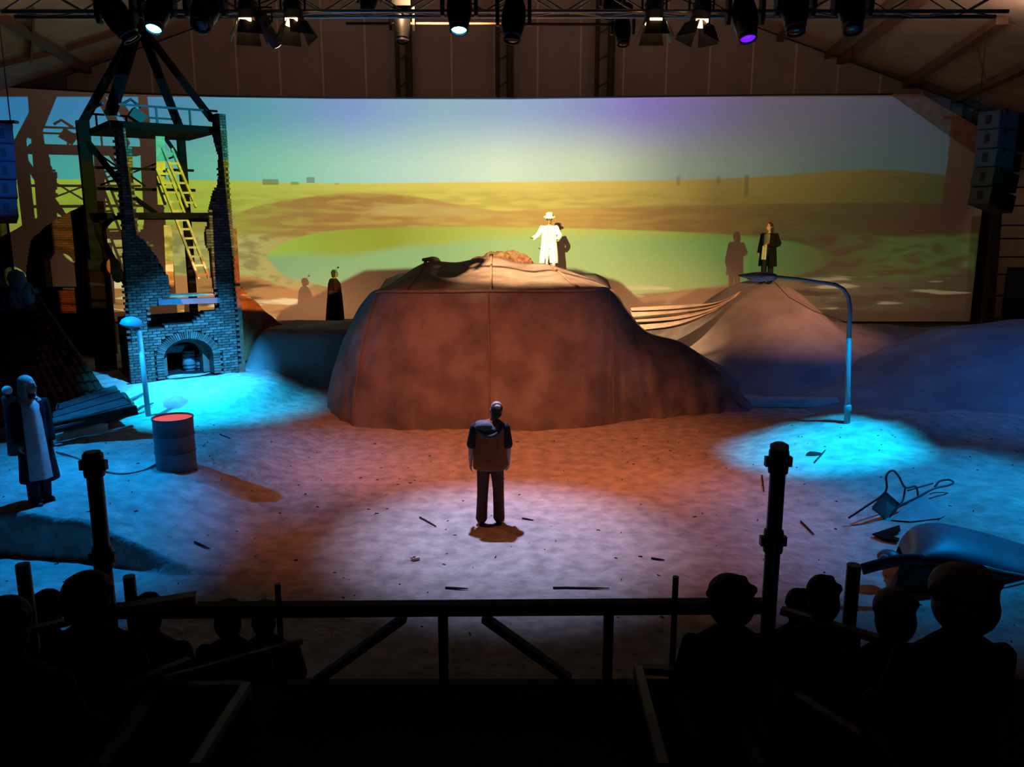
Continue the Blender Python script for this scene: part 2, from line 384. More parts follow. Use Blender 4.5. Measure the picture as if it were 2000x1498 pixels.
    # edges of the picture
    # the picture is kept off the set: nothing is thrown on the mound, the hills or the brick piers of the tower
    if inner: lz = ((-21, 2.0), (2.6, 2.0), (4.4, 1.5), (5.4, .6), (6.5, .3), (20, .3))
    else: lz = ((-21, -.3), (-19.15, -.3), (-19.0, 9.2), (-18.5, 9.2), (-18.35, 2.8), (-16.8, .9), (-16.5, -.3), (-14.85, -.3), (-14.7, 9.2), (-14.2, 9.2), (-14.05, -.3), (-10, -.3), (-9.4, .35), (-8, .95), (-6, 1.95), (-2, 2.1), (.2, 1.9), (1.6, .6), (2.4, .0), (5.6, .2), (7.6, 1.2), (10.4, 1.2), (12.6, .3), (20, .3))
    lowz = curve(xn, [((x - XL) / (XR - XL), z) for x, z in lz], -1, 10, True)
    msk = mth('MULTIPLY', mth('MULTIPLY', mapr(mth('SUBTRACT', Z, lowz), 0, .2), mapr(Z, 8.75, 8.8, 1, 0)), mapr(X, -20.6, -20.4))
    ramp_r = mapr(X, 18.75, 18.85, 1, 0)
    mid = mth('MULTIPLY', mapr(X, SEAM[0] - .5, SEAM[0] + .5), mapr(X, SEAM[1] - .5, SEAM[1] + .5, 1, 0))
    ramp_r = mth('MULTIPLY', ramp_r, mid if inner else mth('SUBTRACT', 1.0, mid))
    inten = mth('POWER', mth('ADD', mth('ADD', mth('MULTIPLY', u, u), mth('MULTIPLY', v, v)), 1.0), 1.5)
    L.new(pic, em.inputs['Color']); setin(em.inputs['Strength'], mth('MULTIPLY', mth('MULTIPLY', msk, ramp_r), inten))
build_projector(False); build_projector(True)

# ------------------------------------------------------------------ the hall
# stage ground: one sheet of sand with low mounds
def H(x, y):
    h = .03 * nz(x, y, 0, .5) + .018 * nz(x, y, 3, 1.7) + .008 * nz(x, y, 7, 5)
    e = .25 * nz(x, y, 9, .8)
    edge = -4.35 - .0 * y + .35 * nz(0, y, 1, .6)
    front = 9.86 - .62 * sstep(-6.4, -3.5, x) + .10 * nz(x, 0, 5, 1.4)
    a = .52 * sstep(edge + 1.1, edge - 1.2, x) * sstep(front - .04, front + .09, y) * (1 - .6 * sstep(12.6, 15.4, y))
    b = .56 * sstep(15.7 + e * .3, 18.0, y) * sstep(-4.3 + e, -5.9 + e, x)
    b = max(b, .22 * sstep(14.8, 16.6, y) * sstep(-3.9 + e, -5.4 + e, x))
    h += max(a, b)
    e2 = .3 * nz(x, y, 15, .7)
    c = .36 * sstep(3.7 + e2 + .12 * abs(y - 13), 6.4 + .1 * abs(y - 13), x) * sstep(7.2, 9.2, y)
    c *= 1 - sstep(15.9, 17.4, y)
    c += .16 * math.exp(-((x - 7.2) / 1.8) ** 2 - ((y - 15.3) / 1.0) ** 2)
    h += c * (1 + .18 * nz(x, y, 4, 1.1))
    h += .05 * (sstep(0, .6, c + max(a, b))) * nz(x, y, 8, 2.4)
    return h
def build_floor():
    mb = MB(); rows = []
    ys = [3.0 + .15 * i for i in range(41)] + [9.02 + .022 * i for i in range(53)] + [10.2 + .11 * i for i in range(101)]; y = ys[-1]
    while y < 35: y += .5; ys.append(y)
    XS = [-13.2 + .11 * i for i in range(55)] + [-7.2 + .05 * i for i in range(81)] + [-3.15 + .11 * i for i in range(150)]
    for y in ys:
        rows.append([V3((x, y, H(x, y) if y < 22.5 else 0)) for x in XS])
    mb.sheet(rows)
    f = struct('floor', mb, SAND, smooth=True)
    mb = MB(); mb.box((0, 15, -.25), (52, 46, .3)); struct('floor_slab', mb, mat('concrete', (.12, .11, .11), .9))
build_floor()
def ground(px, py):
    z = 0.0
    for _ in range(12):
        p = F(px, py, z); z = .5 * z + .5 * H(p.x, p.y)
    return F(px, py, z)

# projection screen with its cut corner
def build_screen():
    mb = MB()
    up = [(-14, 169), (0, 170), (200, 182), (430, 190), (640, 193), (1000, 194), (1300, 190), (1560, 187), (1745, 186), (1905, 296), (1930, 300)]
    t = thing('projection_screen', 'wide cloth screen carrying a projected landscape with a green lake', 'screen', (0, SY, 0))
    T = [P(x, y, SY) for x, y in up]
    rows = [[V3((p.x, SY, lerp(-.05, p.z, k / 6))) for p in T] for k in range(7)]
    mb.sheet(rows); part('cloth', mb, SCREEN, t)
    mb = MB(); mb.tube([p + V3((0, .06, .03)) for p in T], .05, 6); part('top_batten', mb, DARKM, t)
    # black masking cloth over the corner
    mb = MB(); c = [P(1742, 184, 33.8), P(1800, 184, 33.8), P(1935, 262, 33.8), P(1935, 318, 33.8), P(1905, 298, 33.8), P(1830, 246, 33.8)]
    mb.prism(c, (0, .03, 0)); single('masking_drape', mb, mat('drape', (.5, .34, .25), .9), 'brown drape slanting across the upper corner of the projection screen', 'drape', V3((c[0].x, 33.8, c[3].z)))
build_screen()

# gable wall above the screen, in upright panels with pale joints
GY = 35.0
rk0, rk1 = P(1560, 84, GY), P(1905, 212, GY)
SL = (rk1.z - rk0.z) / (rk1.x - rk0.x)
RX = -1.4                                   # ridge
def roof_z(x): return rk0.z + SL * (abs(x - RX) - rk0.x + RX)
def build_wall():
    mb = MB(); mb.prism([V3((x, GY + .06, z)) for x, z in ((-26, -.1), (26, -.1), (26, roof_z(26)), (RX, roof_z(RX)), (-26, roof_z(-26)))], (0, .15, 0))
    wl = struct('wall_back', mb, mat('wall_core', (.12, .10, .09), .9))
    xs = [P(px, 120, GY).x for px in range(126, 1960, 84)]
    for a, b in zip(xs, xs[1:]):
        z0 = 7.2
        pts = [(a + .012, z0), (b - .012, z0), (b - .012, roof_z(b) - .02), (a + .012, roof_z(a) - .02)]
        if a < RX < b: pts.insert(3, (RX, roof_z(RX) - .02))
        mb = MB(); mb.prism([V3((x, GY, z)) for x, z in pts], (0, .05, 0)); obj('panel', mb, WALLP, wl)
    for x in xs[1:-1]:
        mb = MB(); mb.bar((x, GY - .01, 7.2), (x, GY - .01, roof_z(x) - .05), .075, .03, (0, 1, 0)); obj('joint_strip', mb, JOINT, wl)
build_wall()
def build_roof():
    for s, nm in ((-1, 'west'), (1, 'east')):
        mb = MB(); mb.prism([V3((x, 2, roof_z(x) + .12)) for x in (RX, s * 26)] + [V3((x, GY + .2, roof_z(x) + .12)) for x in (s * 26, RX)], (0, 0, .12))
        cl = struct('ceiling_' + nm, mb, mat('roof_core', (.1, .08, .07), .9))
        y = GY
        while y > 8:
            y2 = y - 1.45
            mb = MB(); mb.prism([V3((x, yy, roof_z(x) + .03)) for x, yy in ((RX + s * .1, y - .02), (s * 25, y - .02), (s * 25, y2 + .02), (RX + s * .1, y2 + .02))], (0, 0, .06))
            obj('panel', mb, ROOFP, cl); y = y2
def on_roof(px, py, off=.12):
    s = 1 if px > 1000 else -1
    d = ray(px, py); o = V3((0, 0, CAMZ))
    # z = c + SL*|x| - off
    c = rk0.z - SL * (rk0.x - RX) - off - SL * s * RX
    t = (c - o.z) / (d.z - SL * s * d.x)
    return o + d * t
build_roof()
def build_beams():
    n = 0
    where = ['crossing the pale ceiling nearest the stage speakers', 'above the hanging stage speakers', 'running up from the slanting drape', 'beside the black moving heads', 'over the violet lamp']
    for a, b, wd in (((1612, 112), (1756, -10), .16), ((1640, 122), (1815, -14), .3), ((1772, 166), (1958, 40), .34), ((1868, 196), (2060, 106), .34), ((1508, 92), (1600, -6), .22)):
        pa, pb = on_roof(*a), on_roof(*b)
        mb = MB(); mb.bar(pa, pb, wd, .22); o = struct('trim_1', mb, BEAM)
    for a, b, wd in (((10, 38), (205, 160), .34), ((180, -10), (235, 35), .3), ((425, 50), (468, 92), .22), ((60, 120), (66, 20), .07), ((-40, 135), (120, 98), .08), ((130, 95), (300, 40), .08)):
        pa, pb = on_roof(*a), on_roof(*b)
        mb = MB(); mb.bar(pa, pb, wd, .2); o = struct('trim_2', mb, BEAM)
    # dark tension rods under the roof
    for a, b in (((1868, -5), (1930, 70)), ((1930, 70), (2010, 140)), ((1905, 80), (1925, 160)), ((1968, 90), (1975, 40))):
        pa, pb = P(*a, 29), P(*b, 29)
        mb = MB(); mb.tube([pa, pb], .05, 6); struct('trim_3', mb, BEAM)
build_beams()
def build_right():
    # boarded wall beyond the screen with a dark doorway
    y = 33.2
    ys = [296, 330, 366, 402, 440, 466, 502, 536, 578, 622, 668]
    x0, x1 = P(1932, 500, y).x, 23.5
    mb = MB(); mb.prism([V3((x0, y + .06, -.1)), V3((x1, y + .06, -.1)), V3((x1, y + .06, 8.4)), V3((x0, y + .06, 7.2))], (0, .12, 0))
    wl = struct('wall_right', mb, mat('board_core', (.05, .04, .035), .9))
    dz0, dx0 = P(1960, 522, y).z, P(1961, 560, y).x
    for a, b in zip(ys, ys[1:]):
        za, zb = P(1960, a, y).z - .03, P(1960, b, y).z + .03
        xe = dx0 if za <= dz0 + .05 else x1
        mb = MB(); mb.box(((x0 + xe) / 2, y, (za + zb) / 2), (xe - x0, .06, za - zb)); obj('board', mb, mat('wall_board', (.30, .24, .19), .85, var=.2), wl)
    mb = MB(); mb.box(((dx0 + x1) / 2 + .02, y - .02, dz0 / 2), (x1 - dx0, .08, dz0)); struct('door_1', mb, mat('door_dark', (.02, .025, .04), .6))
    mb = MB(); mb.bar(P(1947, 395, 32.8), P(1928, 650, 32.8), .3, .3, (0, 1, 0)); struct('trim_4', mb, WOODD)
    # side walls of the hall, out of the light
    for s, nm in ((-1, 'wall_west'), (1, 'wall_east')):
        mb = MB(); mb.box((s * 25.5, 18, 4), (.3, 36, 9)); struct(nm, mb, mat('side_wall', (.05, .045, .04), .9))
    # pairs of dark upright tubes in front of the gable wall
    for i, (a, b, lab) in enumerate(((778, 800, 'left of the cyan moving head'), (972, 996, 'under the middle of the truss'), (1165, 1192, 'under the pair of floodlights'))):
        t = thing('dark_uprights', 'pair of dark upright tubes against the gable wall ' + lab, 'uprights', V3((P(a, 190, 34.6).x, 34.6, 0)), group='dark uprights behind the projection screen')
        for x, r in ((a, .09), (b, .14)):
            p = P(x, 190, 34.6); mb = MB(); mb.tube([V3((p.x, 34.6, 0)), V3((p.x, 34.6, roof_z(p.x) - .1))], r, 8); part('tube', mb, mat('uprights', (.05, .04, .035), .8), t)
        for z in (9.2, 10.2, 11.2):
            mb = MB(); mb.bar((P(a, 190, 34.6).x, 34.6, z), (P(b, 190, 34.6).x, 34.6, z + .3), .05, .05); part('brace', mb, mat('uprights', (.05, .04, .035), .8), t)
build_right()

# ------------------------------------------------------------------ the canvas mound in the middle of the stage
def build_tent():
    base = [(640, 790), (652, 812), (690, 832), (770, 839), (870, 840), (960, 840), (1060, 840), (1150, 834), (1200, 826), (1250, 820), (1310, 815), (1380, 810), (1440, 806), (1478, 803)]
    top = [(700, 602, 19.5), (714, 584, 18.6), (736, 571, 17.6), (790, 570, 17.05), (870, 570, 16.95), (957, 569, 16.95), (1060, 569, 16.95), (1140, 568, 17.0), (1190, 566, 17.5), (1222, 605, 18.1), (1262, 648, 18.4), (1330, 670, 18.5), (1395, 718, 18.4), (1476, 798, 18.2)]
    rdg = [(712, 588, 22), (726, 570, 21.3), (760, 556, 20.6), (830, 513, 20.6), (893, 512, 21), (958, 501, 20.8), (1020, 514, 21), (1078, 518, 20.8), (1188, 561, 20.2), (1224, 603, 20), (1264, 647, 20), (1332, 669, 20), (1396, 717, 19.6), (1477, 799, 18.8)]
    B = [F(*p) for p in base]; T = [P(*p) for p in top]; G = [P(*p) for p in rdg]
    n, m, k = 220, 34, 18
    rows = []
    for i in range(n + 1):
        s = i / n; b, t, g = catmull(B, s), catmull(T, s), catmull(G, s)
        c = []
        for j in range(m + 1):
            q = j / m
            p = V3((lerp(b.x, t.x, q ** 1.7), lerp(b.y, t.y, q ** 1.5), lerp(b.z - .03, t.z, q)))
            # hanging folds, strongest at the flanks and low down
            fl = .7 + .8 * (sstep(.66, .78, s) + sstep(.2, .08, s))
            a = (.022 * math.sin(s * 150 + 2 * nz(s * 9, q, 2)) + .13 * nz(s * 26, q * 1.3, 3) + .09 * nz(s * 11, q * 3.5, 8) + .03 * nz(s * 60, q * 2, 5)) * fl * (1 - .85 * q ** 3) * (.35 + .65 * min(1, b.y / 30 + .4))
            p.y += a; p.x += a * .35
            if s > .7: p.z += .25 * a * (1 - q)
            c.append(p)
        rows.append(c)
    root = thing('canvas_mound', 'big brown canvas covered mound with a flat front and slanting top', 'mound', V3((-.6, 17, 0)))
    mb = MB(); mb.sheet(rows); part('front_sheet', mb, CANVAS, root, smooth=True)
    rows2 = []
    for i in range(n + 1):
        s = i / n; t, g = catmull(T, s), catmull(G, s); c = []
        for j in range(k + 1):
            q = j / k; p = t.lerp(g, q)
            sag = math.sin(math.pi * q) * .10
            p.z += -sag * .4 + .05 * nz(s * 22, q * 3, 5) * math.sin(math.pi * q)
            c.append(p)
        rear = max(.0, min(2.44, g.z - .15)); yb = g.y + .35
        c.append(V3((g.x, yb, lerp(g.z, rear, .6))))
        c.append(V3((g.x * 1.05, max(yb + .3, 22.5) if .12 < s < .64 else yb + .3, rear)))
        c.append(V3((g.x * 1.2, 26.2 if .12 < s < .64 else yb + .9, rear * (1 if .12 < s < .64 else .5))))
        c.append(V3((g.x * 1.22, 27.2 if .12 < s < .64 else yb + 1.4, -.05)))
        rows2.append(c)
    mb = MB(); mb.sheet(rows2); part('top_sheet', mb, CANVAS, root, smooth=True)
    # welts: along the upper front edge, down the middle and over the poles
    def wl(pts, r=.018): mb = MB(); mb.tube(pts, r, 6); part('seam', mb, mat('canvas_seam', (.34, .25, .2), .9), root, smooth=True)
    i0, i1 = int(n * 2 / 13), int(n * 8 / 13)
    wl([rows[i][m] + V3((0, -.02, .01)) for i in range(i0, i1 + 1, 2)], .03)
    for sx in (5 / 13,):
        i = int(n * sx); wl([rows[i][j] + V3((0, -.015, 0)) for j in range(0, m + 1)], .014)
    for sx in (3 / 13, 5 / 13, 7 / 13):
        i = round(n * sx); wl([rows2[i][j] + V3((0, 0, .015)) for j in range(0, k + 1)], .028)
        mb = MB(); mb.tube([rows2[i][k] + V3((0, 0, -.5)), rows2[i][k] + V3((0, 0, .05))], .04, 8); part('tent_pole', mb, TIMBER, root)
    for sx in (8 / 13, 2 / 13):
        i = round(n * sx); wl([rows[i][j] + V3((0, -.01, 0)) for j in range(0, m + 1)], .012)
build_tent()

def rock_mesh(name, r, sc, seed, zmin=0.0, sub=3):
    bm = bmesh.new(); bmesh.ops.create_icosphere(bm, subdivisions=sub, radius=1.0)
    for v in bm.verts:
        d = 1 + .28 * noise.noise(v.co * 1.3 + V3((seed, 0, 0))) + .16 * noise.noise(v.co * 3.4 + V3((0, seed, 0)))
        v.co = V3((v.co.x * r[0], v.co.y * r[1], max(v.co.z * r[2], zmin * r[2]))) * d
    me = bpy.data.meshes.new(name); bm.to_mesh(me); bm.free()
    for p in me.polygons: p.use_smooth = False
    return me
ROCK = mat('brown_rock', (.30, .17, .11), .95, var=.5, scale=7, bump=.6)
def build_top_rubble():
    t = thing('rubble_heap', 'low heap of brown rubble lying on top of the canvas mound', 'rubble', P(982, 517, 22.6))
    for i, (px, r) in enumerate(((938, .2), (958, .26), (980, .3), (1003, .3), (1024, .24))):
        me = rock_mesh('lump', (r * 1.3, r, r * .9), None or 1, i * 7.3); o = obj('lump', me, ROCK, t)
        o.location = P(px, 514 - (4 if i in (1, 2, 3) else 0), 22.5 + .2 * (i % 2)) - V3(t.location); o.rotation_euler = (0, 0, i)
    me = rock_mesh('bundle', (.24, .2, .11), 1, 3.1); o = obj('cloth_bundle', me, CLOTHW); o.location = P(843, 510, 20.9)
    tag(o, 'small pale bundle of cloth on the edge of the canvas mound', 'cloth')
build_top_rubble()

# ------------------------------------------------------------------ sand and tarpaulin hills behind
def hill(name, hf, x0, x1, y0, y1, step, m, label, cat='hill'):
    nx, ny = int((x1 - x0) / step), int((y1 - y0) / step); mb = MB()
    cx, cy_ = (x0 + x1) / 2, (y0 + y1) / 2
    mb.sheet([[V3((x0 + i * step, y0 + j * step, hf(x0 + i * step, y0 + j * step))) for i in range(nx + 1)] for j in range(ny + 1)])
    return single(name, mb, m, label, cat, V3((cx, cy_, 0)), smooth=True)
pk = P(1500, 562, 25)
def h_amber(x, y):
    g = sstep(18.7 + .06 * abs(x - pk.x) ** 1.5, 24.6, y) * sstep(30, 26.3, y)
    g = g ** .8
    dx = x - pk.x
    a = pk.z * math.exp(-(dx / (2.1 if dx < 0 else 1.75)) ** 2 * .8)
    b = .82 * sstep(pk.x - 4.2, pk.x - .5, x) * sstep(19.5, 16.5, x) + .12 * nz(x, 0, 2, .7)
    return max(a, b) * g + .25 * min(a, b) * g + .03 * nz(x, y, 4, 1.1) - .06
hill('tarpaulin_hill', h_amber, 2.6, 17.4, 18.3, 30, .16, CANVAS_G, 'grey tarpaulin hill with an amber lit peak under the actor in a black coat')
bk = [P(1560, 852, 15.7), P(1660, 760, 18.2), P(1760, 692, 19.5), P(1830, 645, 20), P(1930, 632, 20), P(2100, 622, 20)]
def h_blue(x, y):
    # crest height by x, measured at y = 20
    xs = [6.2, 7.6, 8.6, 9.7, 10.7, 12.0, 14]; zs = [-.05, .22, .55, 1.0, 1.44, 1.62, 1.75]
    if x <= xs[0]: z = zs[0]
    elif x >= xs[-1]: z = zs[-1]
    else:
        for i in range(len(xs) - 1):
            if xs[i] <= x <= xs[i + 1]: z = lerp(zs[i], zs[i + 1], (x - xs[i]) / (xs[i + 1] - xs[i])); break
    f = sstep(15.1 - .15 * (x - 6), 19.8, y) * sstep(23.5, 20.6, y)
    return z * f * (1 + .05 * nz(x, y, 2, .9)) + .025 * nz(x, y, 6, 2.0) - .05 * (1 - f)
hill('sand_bank', h_blue, 5.4, 14.4, 14.6, 23.4, .14, CANVAS_G, 'dark blue lit sand bank behind the tall street lamp')
def h_left(x, y):
    f = sstep(19.3, 20.4, y) * (1 - .42 * sstep(22, 26, y)) * sstep(29.5, 27.6, y)
    g = sstep(-7.1, -6.1, x) * sstep(-3.0, -3.9, x)
    return 1.5 * f * g * (1 + .04 * nz(x, y, 3, 1.2)) - .04
hill('grey_canvas_block', h_left, -7.6, -2.8, 19.0, 29.8, .13, CANVAS_G, 'low grey canvas covered block between the ruined tower and the big mound', 'mound')
def build_cloths():
    # pale cloth stretched down from the tarpaulin hill
    mb = MB(); rows = []
    A = [P(1448, 568, 24.4), P(1400, 590, 23.9), P(1330, 596, 23.4), P(1232, 600, 23.0)]
    Bm = [P(1436, 580, 24.2), P(1380, 616, 23.4), P(1320, 640, 22.6), P(1236, 650, 22.2)]
    for i in range(41):
        s = i / 40; a, b = catmull(A, s), catmull(Bm, s)
        rows.append([a.lerp(b, j / 32) + V3((0, -.11 * math.sin(j * .78 + .6 * math.sin(s * 5)) * sstep(0, .35, s), .03 * math.sin(j * .5 + s * 4) * s)) for j in range(33)])
    mb.sheet(rows)
    bm = MB(); single('pale_cloth', mb, CLOTHW, 'pale folded cloth hung between the canvas mound and the amber lit hill', 'cloth', P(1320, 634, 22.8), smooth=True)
    mb = MB(); a, b = F(1466, 795, .02), F(1640, 795, .02)
    mb.sheet([[lerp(a, b, i / 20) + V3((0, .06 * nz(i * .4, 0), .0)) for i in range(21)], [lerp(a, b, i / 20) + V3((0, .06, .14 + .01 * nz(i * .7, 3))) for i in range(21)], [lerp(a, b, i / 20) + V3((0, .28, .17)) for i in range(21)]])
    single('kerb_cloth', mb, CLOTHW, 'straight pale strip along the foot of the tarpaulin hill', 'cloth strip', (a + b) / 2, smooth=True)
    # slope beside the tower, its orange light painted in as rust red
    mb = MB(); rows = []
    A = [P(470, 560, 20.6), P(500, 590, 20.9), P(535, 622, 21.2), P(562, 640, 21.4)]
    Bm = [P(466, 700, 19.9), P(478, 704, 20.0), P(490, 702, 20.1), P(500, 696, 20.2)]
    for i in range(25):
        s = i / 24; a, b = catmull(A, s), catmull(Bm, s)
        rows.append([a.lerp(b, j / 14) + V3((0, .05 * math.sin(s * 22 + j * .25), 0)) for j in range(15)])
    mb.sheet(rows); single('rust_slope', mb, RUST, 'rust red slope beside the ruined tower, orange light painted in', 'cloth', P(480, 702, 20), smooth=True)
build_cloths()

# ------------------------------------------------------------------ the ruined brick tower
TA = R(36); TO = V3((P(255, 755, 18.0).x, 18.0, 0))
TM = Matrix.Translation(TO) @ Matrix.Rotation(TA, 4, 'Z'); TMI = TM.inverted()
def tloc(px, py, v=0.0):
    """place on the plane y = v of the tower's own frame"""
    o = TMI @ V3((0, 0, CAMZ)); d = TMI.to_3x3() @ ray(px, py)
    return o + d * ((v - o.y) / d.y)
def inpoly(poly, x, y):
    c = False; n = len(poly)
    for i in range(n):
        x1, y1 = poly[i]; x2, y2 = poly[i - 1]
        if (y1 > y) != (y2 > y) and x < (x2 - x1) * (y - y1) / (y2 - y1) + x1: c = not c
    return c
def build_tower():
    t = thing('ruined_tower', 'ruined brick tower with a lit archway, ladder and bare roof beams', 'tower', TO, TA)
    def q(px, py): p = tloc(px, py); return (p.x, p.z)
    # outline of the front wall, traced round the breaks
    outl = [q(*p) for p in ((222, 236), (228, 300), (238, 430), (247, 600), (256, 790), (474, 790), (468, 735), (462, 600), (455, 455), (447, 350), (441, 222),
        (420, 222), (419, 262), (424, 280), (430, 302), (431, 340), (428, 365), (420, 372), (413, 400), (410, 420), (408, 440), (402, 455), (405, 480), (412, 490), (416, 540), (420, 566), (424, 580),
        (424, 606), (398, 609), (384, 620), (376, 632), (360, 630), (330, 636), (300, 641), (286, 640), (293, 624), (288, 612), (292, 600), (310, 596), (312, 584), (332, 582),
        (333, 560), (328, 540), (318, 525), (310, 510), (300, 492), (292, 478), (280, 470), (268, 462), (264, 440), (262, 420), (259, 370), (255, 350), (258, 328), (260, 296), (252, 290), (246, 262), (242, 236))]
    cx, spz = q(368, 697); hw = (q(416, 697)[0] - q(320, 697)[0]) / 2; fz = q(368, 734)[1]
    rise = q(368, 661)[1] - spz; ring = .17
    def arch(x, z, g=0.0):
        dx = (x - cx) / (hw + g)
        if z <= spz: return abs(dx) < 1 and z > fz - .02
        dz = (z - spz) / (rise + g); return dx * dx + dz * dz < 1
    inside = lambda x, z: inpoly(outl, x, z) and not arch(x, z, ring)
    bl, bh, mo, th = .165, .05, .012, .30
    zmin, zmax = min(p[1] for p in outl), max(p[1] for p in outl); xmin, xmax = min(p[0] for p in outl) - .05, max(p[0] for p in outl) + .05
    # unit bricks sharing mesh data
    units = []
    for i, m in enumerate(BRICK):
        b = MB(); b.box((0, 0, 0), (bl, .1, bh)); units.append(b.mesh('brick_unit')); units[-1].materials.append(m)
    halfs = []
    for i, m in enumerate(BRICK):
        b = MB(); b.box((0, 0, 0), (bl / 2 - mo / 2, .1, bh)); halfs.append(b.mesh('brick_half')); halfs[-1].materials.append(m)
    cells = []; mort = MB(); row = 0; z = zmin + bh / 2
    rnd = random.Random(3)
    while z < zmax:
        x = xmin + ((row % 2) * (bl + mo) / 2); run = None
        while x < xmax:
            ok = inside(x, z)
            ol, orr = inside(x - bl * .42, z), inside(x + bl * .42, z)
            if ol and orr: cells.append((x, z, 0))
            elif ol: cells.append((x - bl / 4 - mo / 4, z, 1))
            elif orr: cells.append((x + bl / 4 + mo / 4, z, 1))
            x += bl + mo
        # mortar runs
        xx = xmin; start = None
        while xx <= xmax + .02:
            i_ = inside(xx, z) and inside(xx - .02, z)
            if i_ and start is None: start = xx
            if not i_ and start is not None:
                mort.box(((start + xx) / 2, th / 2 + .02, z), (max(.02, xx - start - .015), th - .03, bh + mo)); start = None
            xx += .02
        z += bh + mo; row += 1
    part('mortar_core', mort, MORTAR, t, world=False)
    # the 300 bricks around the lit archway are parts; the upper ones are one part
    cells.sort(key=lambda c: (c[1] > .95, (c[0] - cx) ** 2 + (c[1] - .9) ** 2))
    cells = [c for c in cells if c[1] > .42] 
    for x, z, hf in cells[:300]:
        o = obj('brick', rnd.choice(halfs if hf else units), None, t); o.location = (x, .035 + rnd.uniform(-.008, .008), z)
    rest = [MB() for _ in BRICK]
    for x, z, hf in cells[300:]:
        rest[rnd.randrange(4)].box((x, .035 + rnd.uniform(-.008, .008), z), (bl if not hf else bl / 2 - mo / 2, .1, bh))
    allb = MB(); mi = []
    for i, b in enumerate(rest): mi += [i] * len(b.f); allb.add(b.v, b.f)
    me = allb.mesh('upper_bricks')
    for m in BRICK: me.materials.append(m)
    for p, i in zip(me.polygons, mi): p.material_index = i
    tag(obj('upper_bricks', me, None, t), kind='stuff')
    # voussoirs round the arch and the jambs
    vmesh = []
    n = 41
    for i in range(n):
        a = math.pi * (i + .5) / n
        c_ = V3((cx + (hw + ring / 2) * math.cos(a), .02, spz + (rise + ring / 2) * math.sin(a)))
        b = MB(); wv = math.pi * (hw + ring * .4) / n * .72
        b.box(c_, (ring * .95, .16, wv), Matrix.Rotation(-a, 3, 'Y')); o = obj('arch_brick', b, BRICK[rnd.randrange(4)], t)
    z = fz
    while z < spz:
        for s in (-1, 1):
            b = MB(); b.box((cx + s * (hw + ring / 2), .02, z + .025), (ring * .95, .16, .048)); obj('jamb_brick', b, BRICK[rnd.randrange(4)], t)
        z += .062
    # inner ring: a second, deeper arch
    b = MB(); pts = []
    r0, r1 = .0, .3
    prof = [(cx - hw, fz)] + [(cx + hw * math.cos(math.pi - math.pi * i / 24), spz + rise * math.sin(math.pi * i / 24)) for i in range(25)] + [(cx + hw, fz)]
    rows = [[V3((x, y, z)) for x, z in prof] for y in (.06, th)]
    b.sheet(rows); part('arch_lining', b, BRICK[1], t, world=False)
    b = MB(); n2 = 24
    po = [(cx - hw - .05, fz)] + [(cx + (hw + .05) * math.cos(math.pi - math.pi * i / n2), spz + (rise + .05) * math.sin(math.pi * i / n2)) for i in range(n2 + 1)] + [(cx + hw + .05, fz)]
    ih, ir = hw * .74, rise * .72
    pi_ = [(cx - ih, fz)] + [(cx + ih * math.cos(math.pi - math.pi * i / n2), spz + ir * math.sin(math.pi * i / n2)) for i in range(n2 + 1)] + [(cx + ih, fz)]
    b.sheet([[V3((x, th, z)) for x, z in po], [V3((x, th, z)) for x, z in pi_]])
    b.sheet([[V3((x, th, z)) for x, z in pi_], [V3((x, th + .25, z)) for x, z in pi_]])
    part('inner_arch', b, BRICK[1], t, world=False)
    # dark chamber behind the arch
    W = 2.36
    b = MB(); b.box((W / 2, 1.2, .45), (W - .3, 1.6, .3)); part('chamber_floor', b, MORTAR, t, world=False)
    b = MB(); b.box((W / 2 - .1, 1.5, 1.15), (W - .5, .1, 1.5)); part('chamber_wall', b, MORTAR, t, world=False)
    # lintel beam across the broken window
    a, c_ = tloc(308, 590, -.04), tloc(428, 586, -.04)
    b = MB(); b.bar(a, c_, .16, .12); part('lintel', b, mat('lintel_steel', (.07, .085, .12), .6, var=.2), t, world=False)
    b = MB(); b.box(((a.x + c_.x) / 2, .35, a.z + .09), (1.35, .5, .04)); part('sill_board', b, WOODW, t, world=False)
    # right flank: brick buttress going back
    zt = tloc(462, 455).z
    b = MB(); xr = tloc(462, 600).x
    b.prism([V3((xr - .02, .06, .3)), V3((xr + .02, 1.0, .3)), V3((xr + .02, 1.0, zt - 1.6)), V3((xr - .02, .3, zt)), V3((xr - .02, .06, zt + .1))], (.16, 0, 0))
    part('buttress', b, mat('red_brick_wall', (.30, .11, .07), .9, var=.4, scale=12, bump=.4), t, world=False)
    # corner posts, platform, beams
    HT = tloc(430, 222).z; PZ = tloc(240, 243).z
    posts = {'bl': (-.05, W), 'br': (W - .25, W)}
    b = MB(); b.bar((-.05, W, 3.2), (-.05, W, HT - .1), .26, .26, (0, 1, 0)); part('post', b, TIMBER, t, world=False)
    b = MB(); b.bar((-.05, W, .3), (-.05, W, 3.2), .42, .42, (0, 1, 0)); part('post', b, TIMBER, t, world=False)
    b = MB(); b.bar((W - .25, W, .3), (W - .25, W, PZ), .17, .17, (0, 1, 0)); part('post', b, TIMBER, t, world=False)
    b = MB(); b.box((W / 2, W / 2, PZ), (W - .1, W + .1, .13)); part('platform', b, TIMBER, t, world=False)
    bz = tloc(300, 421).z
